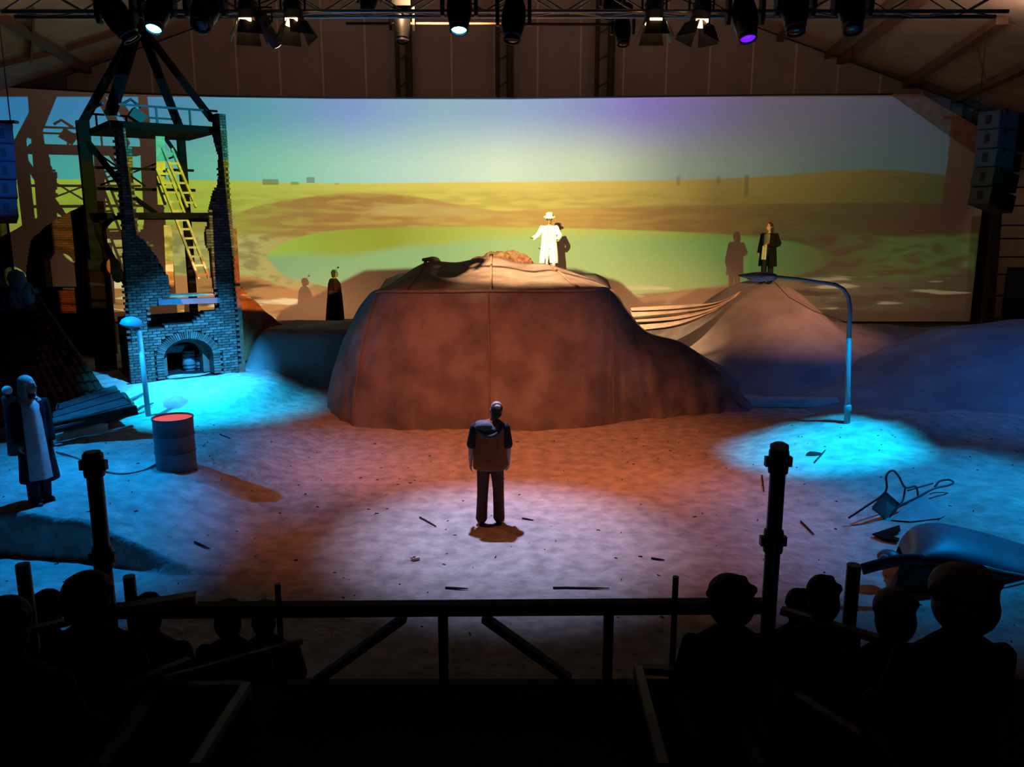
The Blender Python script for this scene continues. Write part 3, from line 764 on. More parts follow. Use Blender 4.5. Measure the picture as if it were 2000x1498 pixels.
    for (x0, y0, x1, y1, zz, ww) in ((.1, .2, W - .2, .2, bz, .13), (.1, W, W - .2, W, bz - .05, .1), (-.05, .2, -.05, W, bz, .12), (W - .2, .2, W - .2, W, bz - .1, .1), (0, W, W, W, bz + .62, .07), (0, W, W, W, bz + 1.1, .06)):
        b = MB(); b.bar((x0, y0, zz), (x1, y1, zz), ww, ww); part('beam', b, TIMBER, t, world=False)
    for s0, s1, ww in (((-.05, W, PZ - .1), (.55, W * .5, bz + .5), .1), ((.55, W * .5, bz + .5), (.9, .3, bz + .05), .08), ((-.05, W, bz - .1), (.4, 1.4, 2.6), .1), ((.35, 1.9, bz), (-.05, W, bz - .5), .1), ((W - .25, W, PZ - .6), (W - .6, W, PZ - .05), .08), ((.2, W, bz + .7), (W - .3, W, PZ - .4), .04), ((.0, W, PZ - .3), (1.2, W, bz + .7), .04)):
        b = MB(); b.bar(s0, s1, ww, ww); part('brace', b, TIMBER, t, world=False)
    # railing round the platform
    rz = PZ + .42
    for (x0, y0, x1, y1) in ((.1, .15, W, .15), (0, .15, 0, W), (.0, W, W - .2, W)):
        b = MB(); b.bar((x0, y0, rz), (x1, y1, rz), .035, .045); part('rail', b, DARKM, t, world=False)
    for x, y in ((.25, W), (1.05, .15), (1.75, .15), (.9, W), (1.6, W)):
        b = MB(); b.bar((x, y, PZ), (x, y, rz), .04, .04, (0, 1, 0)); part('rail_post', b, DARKM, t, world=False)
    # bare rafters meeting at the top
    ap = V3((W / 2 - .1, W / 2, HT + 1.95))
    for x, y, wd in ((.12, .12, .24), (W - .12, .12, .24), (-.05, W, .2), (W - .25, W, .18)):
        b = MB(); b.bar((x, y, HT - .15), ap, wd, .1); part('rafter', b, TIMBER, t, world=False)
    b = MB(); b.bar(ap + V3((0, 0, -.25)), ap + V3((0, 0, .35)), .16, .16, (0, 1, 0)); part('rafter', b, TIMBER, t, world=False)
    # stage lamp and cables lying on the platform
    lp = tloc(268, 236, .9); b = MB(); b.box(lp + V3((0, 0, .1)), (.3, .3, .22), Matrix.Rotation(.6, 3, 'Y')); b2 = part('lamp_body', b, BLACK, t, world=False)
    b = MB(); b.tube([lp + V3((-.25, 0, .35)), lp + V3((-.1, 0, .45)), lp + V3((.1, 0, .3))], .03, 6); part('lamp_bracket', b, BLACK, t, world=False)
    # pale door post behind the ladder that catches the picture
    a, c_ = tloc(312, 262, 1.6), tloc(316, 400, 1.6)
    b = MB(); b.bar(a, c_, .2, .06, (0, 1, 0)); part('pale_post', b, WOODW, t, world=False)
    a, c_ = tloc(327, 440, 1.6), tloc(332, 560, 1.6)
    b = MB(); b.bar(a, c_, .18, .06, (0, 1, 0)); part('pale_post', b, WOODW, t, world=False)
    # ladder in two flights
    def ladder(p0, p1, v0, v1, wd, nr):
        a, c_ = tloc(*p0, v0), tloc(*p1, v1); lad = None
        b = MB(); b.bar(a, c_, .05, .09, (0, 1, 0)); lad = part('ladder', b, WOODW, t, world=False)
        b = MB(); b.bar(a + V3((wd, 0, 0)), c_ + V3((wd, 0, 0)), .05, .09, (0, 1, 0)); part('ladder_rail', b, WOODW, t, lad, world=False)
        for i in range(nr):
            m_ = a.lerp(c_, (i + .5) / nr); b = MB(); b.bar(m_, m_ + V3((wd, 0, 0)), .035, .05); part('rung', b, WOODW, t, lad, world=False)
    ladder((306, 330), (388, 545), 1.0, .5, .24, 12)
    ladder((318, 290), (366, 405), 1.5, 1.1, .2, 6)
    # rope and rag hanging between the posts
    b = MB(); c0 = tloc(222, 520, 1.3); b.ell(c0 + V3((0, 0, 0)), (.16, .1, .2)); b.ell(c0 + V3((.06, 0, -.22)), (.12, .08, .16)); part('rag', b, RUST, t, smooth=True, world=False)
    # barrels standing in the archway
    for px, r, h, v, lab in ((371, .155, .47, .75, 'taller blue grey barrel standing in the tower archway'), (393, .12, .36, .72, 'shorter blue grey barrel behind the tall one in the tower archway')):
        c0 = TM @ tloc(px, 733, v); c0.z = .6
        bt = thing('barrel', lab, 'barrel', c0, group='barrels in the archway')
        pr = [(r * .8, 0), (r * .95, h * .2), (r, h * .5), (r * .95, h * .8), (r * .8, h), (r * .72, h), (r * .72, h - .02)]
        b = MB(); b.lathe(pr, c0, 18); part('barrel_body', b, mat('barrel_wood', (.13, .135, .15), .7, var=.3, scale=8), bt, smooth=True, sharp=40)
        for zz in (.12, .3, .7, .88):
            rr = r * (.99 if .2 < zz < .8 else .92) + .004
            b = MB(); b.lathe([(rr, zz * h - .012), (rr + .006, zz * h), (rr, zz * h + .012)], c0, 18); part('hoop', b, DARKM, bt, smooth=True)
build_tower()

# ------------------------------------------------------------------ lighting truss and its lamps
TY = 12.5
TZ = P(1000, 22, TY).z
def build_truss(name, label, y, z, x0, x1, wdt, m, rt=.028):
    t = thing(name, label, 'truss', V3(((x0 + x1) / 2, y, z)))
    ch = [(0, 0), (wdt, 0), (0, wdt), (wdt, wdt)]
    for dy, dz in ch:
        b = MB(); b.tube([V3((x0, y + dy, z + dz)), V3((x1, y + dy, z + dz))], rt, 8); part('chord', b, m, t, smooth=True)
    n = int((x1 - x0) / .55)
    for k, ((a, c), (d, e)) in enumerate((((0, 0), (0, wdt)), ((wdt, 0), (wdt, wdt)), ((0, 0), (wdt, 0)))):
        for i in range(n):
            xa, xb = x0 + (x1 - x0) * i / n, x0 + (x1 - x0) * (i + 1) / n
            p, q_ = (V3((xa, y + a, z + c)), V3((xb, y + d, z + e))) if i % 2 == 0 else (V3((xa, y + d, z + e)), V3((xb, y + a, z + c)))
            b = MB(); b.tube([p, q_], rt * .45, 5); part('lacing', b, m, t)
    return t
build_truss('lighting_truss', 'long aluminium lattice truss carrying the stage lamps', TY, TZ, -7.2, 7.0, .32, ALU)
def build_pipe():
    a, b_ = P(676, 46, 15.5), P(1215, 48, 15.5)
    mb = MB(); mb.tube([a, b_], .025, 8); single('lighting_pipe', mb, BEAM, 'thin dark pipe hung below and behind the truss', 'pipe', (a + b_) / 2, smooth=True)
build_pipe()
LENS = {}
def lens_mat(name, c, s):
    return mat('lens_' + name, (.02, .02, .02), .2, var=0, emit=c, estr=s)
GLASS = mat('dark_lens', (.02, .02, .03), .08, var=0)
def aimrot(d): return V3(d).normalized().to_track_quat('Z', 'Y').to_matrix()
def moving_head(label, px, py, Y, aim, sc, lens, light=None):
    """base box on the truss, forked yoke, head with a round lens; (px, py) is the pivot of the head"""
    c = P(px, py, Y); d = V3(aim).normalized(); rot = aimrot(d)
    top = c + V3((0, 0, .42 * sc))
    t = thing('moving_head_lamp', label, 'stage lamp', top, group='moving head lamps on the truss')
    b = MB(); b.box(top, (.36 * sc, .26 * sc, .16 * sc)); part('base', b, BLACK, t)
    b = MB(); b.bar(top + V3((0, 0, .05)), top + V3((0, 0, .3 * sc)), .05, .05, (0, 1, 0)); part('clamp', b, DARKM, t)
    b = MB(); b.box(top + V3((0, 0, -.11 * sc)), (.44 * sc, .14 * sc, .06 * sc)); part('yoke', b, BLACK, t)
    for s in (-1, 1):
        b = MB(); b.prism([c + V3((s * .2 * sc, -.07 * sc, .34 * sc)), c + V3((s * .2 * sc, .07 * sc, .34 * sc)), c + V3((s * .2 * sc, .09 * sc, 0)), c + V3((s * .2 * sc, .04 * sc, -.1 * sc)), c + V3((s * .2 * sc, -.04 * sc, -.1 * sc)), c + V3((s * .2 * sc, -.09 * sc, 0))], (s * .05 * sc, 0, 0)); part('yoke_arm', b, BLACK, t)
    pr = [(.04, -.27), (.12, -.26), (.155, -.18), (.17, -.05), (.165, .1), (.14, .2), (.135, .25), (.11, .27), (.11, .3)]
    b = MB(); b.lathe([(r * sc, z * sc) for r, z in pr], c, 20, rot); h = part('head', b, BLACK, t, smooth=True, sharp=35)
    b = MB(); b.lathe([(.112 * sc, .285 * sc), (.124 * sc, .285 * sc), (.124 * sc, .33 * sc), (.106 * sc, .33 * sc)], c, 20, rot, cap=False); part('lens_ring', b, DARKM, t, h, smooth=True)
    b = MB(); b.lathe([(.104 * sc, .30 * sc), (.08 * sc, .318 * sc), (.04 * sc, .326 * sc), (.002, .328 * sc)], c, 20, rot); part('lens', b, lens, t, h, smooth=True)
    b = MB(); b.box(c + rot @ V3((0, -.172 * sc, -.05 * sc)), (.12 * sc, .02 * sc, .05 * sc), rot); part('badge', b, mat('badge', (.5, .45, .42), .4, var=0), t, h)
    if light:
        lo = spot('lamp_beam', c + d * (.36 * sc), light[0], light[1], light[2], light[3], light[4] if len(light) > 4 else .9, .08)
    return t
def floodlight(label, px, py, Y, aim, sc, light=None):
    """theatre fresnel: can, yoke, glowing lens and four barn doors"""
    c = P(px, py, Y); d = V3(aim).normalized(); rot = aimrot(d)
    t = thing('fresnel_lamp', label, 'stage lamp', c + V3((0, 0, .4)), group='fresnel lamps with barn doors')
    b = MB(); b.lathe([(.05 * sc, -.2 * sc), (.11 * sc, -.18 * sc), (.13 * sc, -.05 * sc), (.13 * sc, .12 * sc), (.15 * sc, .13 * sc), (.15 * sc, .17 * sc)], c, 18, rot); h = part('can', b, mat('grey_can', (.16, .15, .17), .4, metal=.6, var=.1), t, smooth=True, sharp=35)
    for k in (-.1, 0, .1):
        b = MB(); b.lathe([(.132 * sc, k * sc), (.14 * sc, k * sc), (.14 * sc, (k + .015) * sc), (.132 * sc, (k + .015) * sc)], c, 18, rot, cap=False); part('cooling_fin', b, DARKM, t, h)
    b = MB(); b.lathe([(.13 * sc, .172 * sc), (.07 * sc, .19 * sc), (.002, .196 * sc)], c, 18, rot); part('lens', b, lens_mat('warm', (1, .55, .2), 9), t, h, smooth=True)
    for i in range(4):
        a = i * math.pi / 2; wd = .26 * sc; ln = .22 * sc
        r1 = Matrix.Rotation(a, 3, 'Z')
        q = [V3((-wd / 2, .15 * sc, .17 * sc)), V3((wd / 2, .15 * sc, .17 * sc)), V3((wd * .68, .15 * sc + ln * .45, .17 * sc + ln)), V3((-wd * .68, .15 * sc + ln * .45, .17 * sc + ln))]
        b = MB(); b.prism([c + rot @ (r1 @ p) for p in q], rot @ (r1 @ V3((0, .008, 0)))); part('barn_door', b, BLACK, t)
    fr = c + rot @ V3((0, 0, .15 * sc)) + V3((0, -.155 * sc, 0)); b = MB(); b.box(fr, (.17 * sc, .02, .045 * sc)); part('rim_glow', b, lens_mat('warm', (1, .55, .2), 9), t, h)  # glowing strip added for the light on the can's rim
    b = MB(); pts = [c + V3((s * .17 * sc, 0, z * sc)) for s, z in ((-1, 0), (-1, .25), (-.6, .32), (.6, .32), (1, .25), (1, 0))]; b.tube(pts, .016, 6); part('yoke', b, BLACK, t)
    b = MB(); b.bar(c + V3((0, 0, .3 * sc)), c + V3((0, 0, .5 * sc)), .05, .05, (0, 1, 0)); part('clamp', b, DARKM, t)
    if light: spot('lamp_beam', c + d * (.42 * sc), light[0], light[1], light[2], light[3], .9, .12)
    return t
CY_L = lens_mat('cyan', (.05, .55, 1), 26); VI_L = lens_mat('violet', (.10, .004, 1), 2.2)
def build_lamps():
    moving_head('black moving head tilted away beside the cyan lamp above the tower', 228, 30, TY, (.55, .15, -1), 1.1, GLASS)
    moving_head('moving head with a glowing cyan lens above the ruined tower', 308, 20, TY, (-.06, -.55, -1), 1.0, CY_L, (F(70, 1010, .4), CYAN, 2400, 48))
    moving_head('black moving head facing forward between the cyan lamp and the floodlights', 402, 16, TY, (.0, -.9, -1), 1.15, GLASS)
    moving_head('moving head with a glowing cyan lens over the middle of the stage', 897, 16, TY, (0, -.35, -1), 1.05, CY_L, (F(985, 1040), LAV, 2700, 43, 1.0))
    moving_head('dark moving head just right of the middle cyan lamp', 1003, 36, TY, (-.08, -.2, -1), 1.0, GLASS)
    moving_head('moving head with a small violet lens', 1455, 34, TY, (.08, -.4, -1), 1.05, VI_L)
    moving_head('big black moving head between the violet lamp and the roof beams', 1553, 16, TY, (0, -.25, -1), 1.1, GLASS)
    moving_head('black moving head at the end of the truss beside the roof beams', 1664, 16, TY, (-.05, -.4, -1), 1.1, GLASS)
    # smaller lamps on the pipe farther back
    moving_head('small dark moving head hanging from the far pipe over the first mast', 786, 50, 15.5, (0, -.2, -1), .9, GLASS)
    moving_head('small dark moving head hanging from the far pipe over the last mast', 1216, 58, 15.5, (.05, -.25, -1), .85, GLASS)
    moving_head('small dark lamp half hidden at the upper edge near the first mast', 722, -4, 14.5, (-.25, -.1, -1), .85, GLASS)
    moving_head('small dark lamp half hidden at the upper edge near the last mast', 1196, 2, 14.5, (-.2, -.1, -1), .85, GLASS)
    E = 560
    floodlight('fresnel with glowing barn doors next to the narrow profile lamp', 484, 22, TY, (.05, -.14, -1), 1.0, (F(720, 985), ORANGE, E * .65, 54))
    floodlight('fresnel with glowing barn doors where the truss meets the gable wall', 572, 22, TY, (.1, -.14, -1), 1.0, (F(880, 860), ORANGE, E * 1.7, 70))
    floodlight('fresnel with glowing barn doors above the last mast', 1278, 22, TY, (0, -.12, -1), 1.0, (F(1130, 880), ORANGE, E * 1.55, 72))
    floodlight('fresnel with glowing barn doors next to the violet lamp', 1370, 24, TY, (-.15, -.12, -1), 1.0, (F(1330, 1000), ORANGE, E * 1.05, 53))
    # narrow profile lamp with its beam
    a = P(512, 44, TY); b_ = P(541, 87, TY + .25); d = (b_ - a).normalized(); rot = aimrot(d); ln = (b_ - a).length
    t = thing('profile_lamp', 'narrow black profile lamp aimed down toward the canvas mound', 'stage lamp', P(500, 30, TY))
    b = MB(); b.lathe([(.09, -.16), (.12, -.12), (.12, .05), (.085, .08), (.085, ln)], a, 16, rot); part('tube', b, BLACK, t, smooth=True, sharp=35)
    b = MB(); b.lathe([(.078, ln + .005), (.04, ln + .012), (.002, ln + .014)], a, 16, rot); part('lens', b, lens_mat('white', (1, .8, .5), 9), t, smooth=True)
    b = MB(); b.tube([a + V3((-.14, 0, 0)), a + V3((-.14, 0, .2)), a + V3((.14, 0, .2)), a + V3((.14, 0, 0))], .015, 6); part('yoke', b, BLACK, t)
    spot('lamp_beam', b_ + d * .1, P(975, 560, 18.0), (1, .6, .3), 700, 18, .9, .05)
build_lamps()

# ------------------------------------------------------------------ hanging line-array speakers
def speakers(label, cells, Y, wd, dp, yaw, group):
    p0 = P(*cells[0], Y)
    t = thing('line_array_speaker', label, 'speaker', p0, group=group)
    n = len(cells) - 1
    for i in range(n):
        a, b_ = P(*cells[i], Y), P(*cells[i + 1], Y); h = (a - b_).length * .96; c = (a + b_) / 2
        tilt = .02 + .05 * i
        rot = Matrix.Rotation(yaw, 3, 'Z') @ Matrix.Rotation(-tilt, 3, 'X')
        b = MB(); b.box(c + rot @ V3((0, dp / 2, 0)), (wd, dp, h), rot); bx = part('cabinet', b, mat('speaker_blue', (.05, .075, .13), .5, var=.15), t)
        b = MB(); b.box(c + rot @ V3((0, -.012, 0)), (wd * .96, .02, h * .92), rot); part('grille', b, mat('speaker_grille', (.07, .085, .12), .5, var=.2, scale=30), t, bx)
        b = MB(); b.box(c + rot @ V3((0, -.028, 0)), (wd * .22, .02, h * .5), rot); part('horn_slot', b, BLACK, t, bx)
        for s in (-1, 1):
            b = MB(); b.box(c + rot @ V3((s * wd * .5, dp * .2, h * .46)), (.05, .14, .16), rot); part('rigging_plate', b, DARKM, t, bx)
    b = MB(); b.box(p0 + V3((0, dp * .3, .06)), (wd, .25, .08)); part('flying_frame', b, DARKM, t)
    b = MB(); z0 = p0.z + .08
    b.tube([p0 + V3((0, dp / 2, .08)), V3((p0.x, p0.y + dp / 2, roof_z(p0.x) - .05))], .02, 6); part('chain', b, DARKM, t)
speakers('tall stack of blue grey speakers hung before the boarded wall', [(1933, 216), (1930, 252), (1927, 290), (1922, 326), (1917, 364), (1911, 400)], 26.0, .7, 1.25, R(-62), 'hanging speaker stacks')
speakers('column of blue speakers cut by the picture edge beside the tower shadow', [(2, 240), (5, 280), (8, 315), (10, 350), (12, 386), (13, 424)], 26.0, .6, 1.0, R(35), 'hanging speaker stacks')

# ------------------------------------------------------------------ street lamps
def street_lamp_big():
    base = ground(1655, 826); Y = base.y
    t = thing('street_lamp', 'tall bent street lamp with a long curved arm on the sand', 'street lamp', base)
    pts = [base + V3((0, 0, -.1))] + [P(x, y, Y) for x, y in ((1656, 740), (1658, 660), (1660, 600), (1657, 580), (1648, 565), (1632, 556), (1600, 551), (1560, 545), (1512, 540))]
    rr = [.055, .05, .045, .04, .036, .034, .032, .03, .028, .026]
    b = MB(); b.tube(pts[:3], rr[:3], 10); part('pole', b, STEELB, t, smooth=True)
    b = MB(); b.tube(pts[2:], rr[2:], 10); part('arm', b, STEELB, t, smooth=True)
    b = MB(); b.lathe([(.058, 0), (.07, .02), (.07, .1), (.052, .13)], pts[0].lerp(pts[1], .35), 12); part('collar', b, STEELB, t, smooth=True)
    a, e = P(1516, 541, Y), P(1442, 538, Y); L_ = (e - a)
    sect = [(0, .05, .05), (.12, .10, .075), (.35, .12, .085), (.6, .11, .07), (.85, .06, .035), (1, .015, .012)]
    b = MB(); b.tube([a + L_ * s for s, _, _ in sect], [(h, w_) for _, w_, h in sect], 14, ref=(0, 0, 1)); h = part('lamp_head', b, STEELB, t, smooth=True)
    b = MB(); b.tube([a + L_ * s + V3((0, 0, -.05)) for s in (.2, .4, .6, .75)], [(.02, .07), (.05, .09), (.045, .08), (.015, .05)], 12, ref=(0, 0, 1)); part('lamp_glass', b, mat('milky_glass', (.4, .42, .5), .3, var=0), t, h, smooth=True)
    b = MB(); b.tube([P(1508, 546, Y), P(1540, 580, Y), P(1590, 608, Y), P(1650, 628, Y)], .006, 5); part('loose_wire', b, BLACK, t)
street_lamp_big()
def street_lamp_small():
    base = ground(290, 812); Y = base.y
    t = thing('mushroom_lamp', 'leaning lamp post with a dome shade in front of the tower', 'street lamp', base)
    top = P(272, 646, Y)
    b = MB(); b.tube([base + V3((0, 0, -.1)), top], [.055, .045], 10); part('pole', b, STEELB, t, smooth=True)
    c = P(257, 634, Y); ax = Matrix.Rotation(R(10), 3, 'Y')
    b = MB(); b.lathe([(.17, -.03), (.22, -.01), (.22, .01), (.19, .08), (.13, .13), (.06, .155), (.005, .16)], c, 20, ax); part('dome_shade', b, mat('dome_paint', (.10, .12, .17), .6, var=.15), t, smooth=True)
    b = MB(); b.tube([top, c + V3((.02, 0, -.03))], [.05, .07], 10); part('neck', b, STEELB, t, smooth=True)
    b = MB(); b.lathe([(.1, -.06), (.14, -.03), (.002, -.025)], c, 16, ax); part('lamp_glass', b, mat('milky_glass', (.4, .42, .5), .3, var=0), t, smooth=True)
street_lamp_small()

# ------------------------------------------------------------------ oil drum
def oil_drum():
    c = ground(345, 912); r = 74 / FPX * (c.y * math.cos(PITCH) + 4 * math.sin(PITCH)) / 2; h = r * 2.72
    t = thing('oil_drum', 'blue grey oil drum with a bright salmon red top', 'drum', c)
    pr = [(r, -.05), (r * 1.01, .03), (r, .06)]
    for k in (.33, .66): pr += [(r, h * k - .03), (r * 1.035, h * k), (r, h * k + .03)]
    pr += [(r, h - .04), (r * 1.03, h - .02), (r * 1.03, h), (r * .985, h), (r * .985, h - .03)]
    b = MB(); b.lathe(pr, c, 36, cap=False); part('drum_body', b, mat('drum_paint', (.11, .14, .19), .5, metal=.2, var=.3, scale=5), t, smooth=True, sharp=35)
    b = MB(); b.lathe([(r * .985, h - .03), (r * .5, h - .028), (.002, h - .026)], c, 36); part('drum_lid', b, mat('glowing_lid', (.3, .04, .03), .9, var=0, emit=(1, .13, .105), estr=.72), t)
    for a, rr in ((.8, .05), (3.9, .03)):
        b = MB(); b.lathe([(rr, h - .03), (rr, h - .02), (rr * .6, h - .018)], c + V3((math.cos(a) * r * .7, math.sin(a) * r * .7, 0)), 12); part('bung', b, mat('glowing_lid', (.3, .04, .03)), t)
    # rope trailing from the drum
    b = MB(); pts = [ground(x, y) + V3((0, 0, .012)) for x, y in ((110, 884), (150, 896), (200, 920), (240, 927), (280, 920), (310, 905))]
    b.tube([catmull(pts, i / 30) for i in range(31)], .012, 6); single('rope', b, mat('rope', (.1, .09, .08), .9), 'thin dark rope lying on the sand beside the oil drum', 'rope', pts[2], smooth=True)
oil_drum()

# ------------------------------------------------------------------ overturned tube chair
def tube_chair():
    c = ground(1740, 1012); Y = c.y
    t = thing('metal_chair', 'overturned tubular metal chair with a square seat lying on the sand', 'chair', c)
    def tb(pts, r=.014, name='frame_tube', ys=None):
        q = [P(x, y, Y + (ys[i] if ys else 0)) for i, (x, y) in enumerate(pts)]
        k = max(2, len(q) * 6); b = MB(); b.tube([catmull(q, i / k) for i in range(k + 1)], r, 8); part(name, b, mat('chair_steel', (.06, .07, .09), .4, metal=.6, var=.2), t, smooth=True)
    tb([(1657, 1012), (1690, 990), (1729, 961), (1731, 930), (1743, 919), (1755, 930), (1768, 952), (1788, 950), (1793, 968)], .015, 'leg_loop', [0, 0, .05, .1, .15, .2, .25, .3, .3])
    tb([(1733, 1019), (1752, 992), (1790, 972), (1822, 955), (1852, 948), (1862, 942), (1853, 937), (1835, 940), (1826, 951)], .015, 'leg_loop', [0, .1, .2, .3, .4, .45, .5, .5, .45])
    tb([(1768, 952), (1764, 975), (1758, 985)], .013, 'stay', [.25, .2, .15])
    tb([(1773, 958), (1800, 950), (1822, 944)], .013, 'stay', [.3, .4, .5])
    tb([(1729, 961), (1745, 975), (1758, 986)], .013, 'stay', [.05, .1, .15])
    tb([(1704, 993), (1720, 1005), (1734, 1019)], .013, 'stay', [0, 0, 0])
    q = [P(1704, 992, Y), P(1730, 962, Y + .06), P(1758, 986, Y + .15), P(1734, 1019, Y + .02)]
    b = MB(); b.prism(q, (0, .02, .01)); part('seat', b, mat('chair_board', (.22, .26, .28), .6, var=.2), t)
    g1 = ground(1846, 1008); q = [ground(1742, 1018), P(1772, 988, Y + .12), P(1806, 970, Y + .22), g1, ground(1838, 1014), ground(1780, 1021)]
    b = MB(); b.prism([p + V3((0, 0, .02)) for p in q], (0, .025, -.01)); o = single('board', b, mat('chair_board2', (.34, .40, .42), .7, var=.2), 'pale triangular board under the overturned metal chair', 'board', q[0])
tube_chair()

# ------------------------------------------------------------------ half-buried car beside the front rail
def car():
    c = ground(1800, 1120); Y0 = 8.9
    base = V3((P(1880, 1140, Y0).x, Y0, .2))
    t = thing('car_wreck', 'half buried dark blue car body with a rounded bonnet', 'car', base)
    body = mat('car_paint', (.10, .13, .17), .45, metal=.2, var=.3, scale=3)
    # bonnet and wing: loft of sections from the nose to the windscreen
    up = [(1757, 1068), (1768, 1044), (1790, 1026), (1830, 1021), (1880, 1030), (1940, 1045), (2010, 1066), (2100, 1090)]
    lo = [(1756, 1092), (1768, 1094), (1790, 1093), (1830, 1094), (1880, 1102), (1940, 1116), (2010, 1126), (2100, 1150)]
    rows = []
    n = 40
    U = [P(x, y, Y0 + .55) for x, y in up]; Lo = [P(x, y, Y0 - .15) for x, y in lo]
    for i in range(n + 1):
        u_, l_ = catmull(U, i / n), catmull(Lo, i / n); r_ = []
        for j in range(13):
            q = j / 12; a = q * math.pi / 2
            r_.append(V3((lerp(l_.x, u_.x, q), lerp(l_.y, u_.y, 1 - math.cos(a)), lerp(l_.z, u_.z, math.sin(a)))))
        r_.append(u_ + V3((.0, .06, -.05))); r_.append(V3((u_.x, u_.y + .1, .12)))
        rows.append(r_)
    b = MB(); b.sheet(rows); nose = [r[0] for r in rows[:1]]
    part('bonnet', b, body, t, smooth=True)
    b = MB(); n0 = rows[0][:13]; b.sheet([n0, [p + V3((.02, 0, -.0)) * 1 for p in [V3((v.x + .05, v.y, lerp(v.z, .15, .9))) for v in n0]]]); part('nose_panel', b, body, t, smooth=True)
    # sill, bumper and chrome strip
    S = [l + V3((0, -.02, -.02)) for l in Lo]
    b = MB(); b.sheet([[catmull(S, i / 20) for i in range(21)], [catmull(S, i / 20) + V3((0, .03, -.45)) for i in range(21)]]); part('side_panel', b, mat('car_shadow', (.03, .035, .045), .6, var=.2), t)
    b = MB(); b.tube([catmull([P(x, y, Y0 - .2) for x, y in ((1920, 1106), (1960, 1116), (2010, 1126), (2080, 1146))], i / 12) for i in range(13)], .012, 6); part('trim_strip', b, ALU, t, smooth=True)
    # headlamp shell and bumper blade
    hc = P(1736, 1088, Y0 + .1); b = MB(); b.ell(hc, (.13, .12, .085)); hl = part('headlamp_shell', b, body, t, smooth=True)
    b = MB(); b.ell(hc + V3((-.06, -.05, 0)), (.075, .06, .06)); part('lamp_glass', b, mat('milky_glass', (.4, .42, .5), .3, var=0), t, hl, smooth=True)
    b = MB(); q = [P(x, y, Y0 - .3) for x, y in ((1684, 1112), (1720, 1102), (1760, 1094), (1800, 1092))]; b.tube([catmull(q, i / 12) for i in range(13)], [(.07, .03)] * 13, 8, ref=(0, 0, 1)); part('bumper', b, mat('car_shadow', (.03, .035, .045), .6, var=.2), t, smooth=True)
    b = MB(); q = [ground(*p) + V3((0, 0, .03)) for p in ((1703, 1049), (1756, 1032), (1758, 1042), (1738, 1052), (1756, 1058), (1754, 1063), (1726, 1058))]; b.prism(q, (0, 0, .02)); single('torn_sheet', b, mat('matt_black', (.006, .006, .007), .95, var=0), 'torn black sheet lying between the overturned chair and the car', 'sheet', q[0])
    # wheel arch
    b = MB(); wc = P(1800, 1150, Y0 - .1); b.lathe([(.1, -.08), (.3, -.09), (.34, -.05), (.34, .05), (.3, .09), (.1, .08)], wc, 22, Matrix.Rotation(R(90), 3, 'X')); part('wheel', b, BLACK, t, smooth=True, sharp=40)
car()

# ------------------------------------------------------------------ ruins on the left: brick gable, fallen tile roof, roof slab, gutter
def brickwall_mat():
    m = mat('far_bricks', (.30, .10, .075), .9, var=0, bump=0); nt = m.node_tree
    bt = nt.nodes.new('ShaderNodeTexBrick'); tc = nt.nodes.new('ShaderNodeTexCoord'); mp = nt.nodes.new('ShaderNodeMapping')
    mp.inputs['Rotation'].default_value = (R(90), 0, 0)
    nt.links.new(tc.outputs['Object'], mp.inputs[0]); nt.links.new(mp.outputs[0], bt.inputs['Vector'])
    bt.inputs['Color1'].default_value = (.13, .032, .024, 1); bt.inputs['Color2'].default_value = (.09, .024, .02, 1); bt.inputs['Mortar'].default_value = (.035, .02, .018, 1)
    bt.inputs['Scale'].default_value = 1.0; bt.inputs['Brick Width'].default_value = .2; bt.inputs['Row Height'].default_value = .06; bt.inputs['Mortar Size'].default_value = .009
    nt.links.new(bt.outputs['Color'], nt.nodes['Principled BSDF'].inputs['Base Color'])
    bp = nt.nodes.new('ShaderNodeBump'); bp.inputs['Strength'].default_value = .6; bp.inputs['Distance'].default_value = .02; bp.invert = True
    nt.links.new(bt.outputs['Fac'], bp.inputs['Height']); nt.links.new(bp.outputs['Normal'], nt.nodes['Principled BSDF'].inputs['Normal'])
    return m
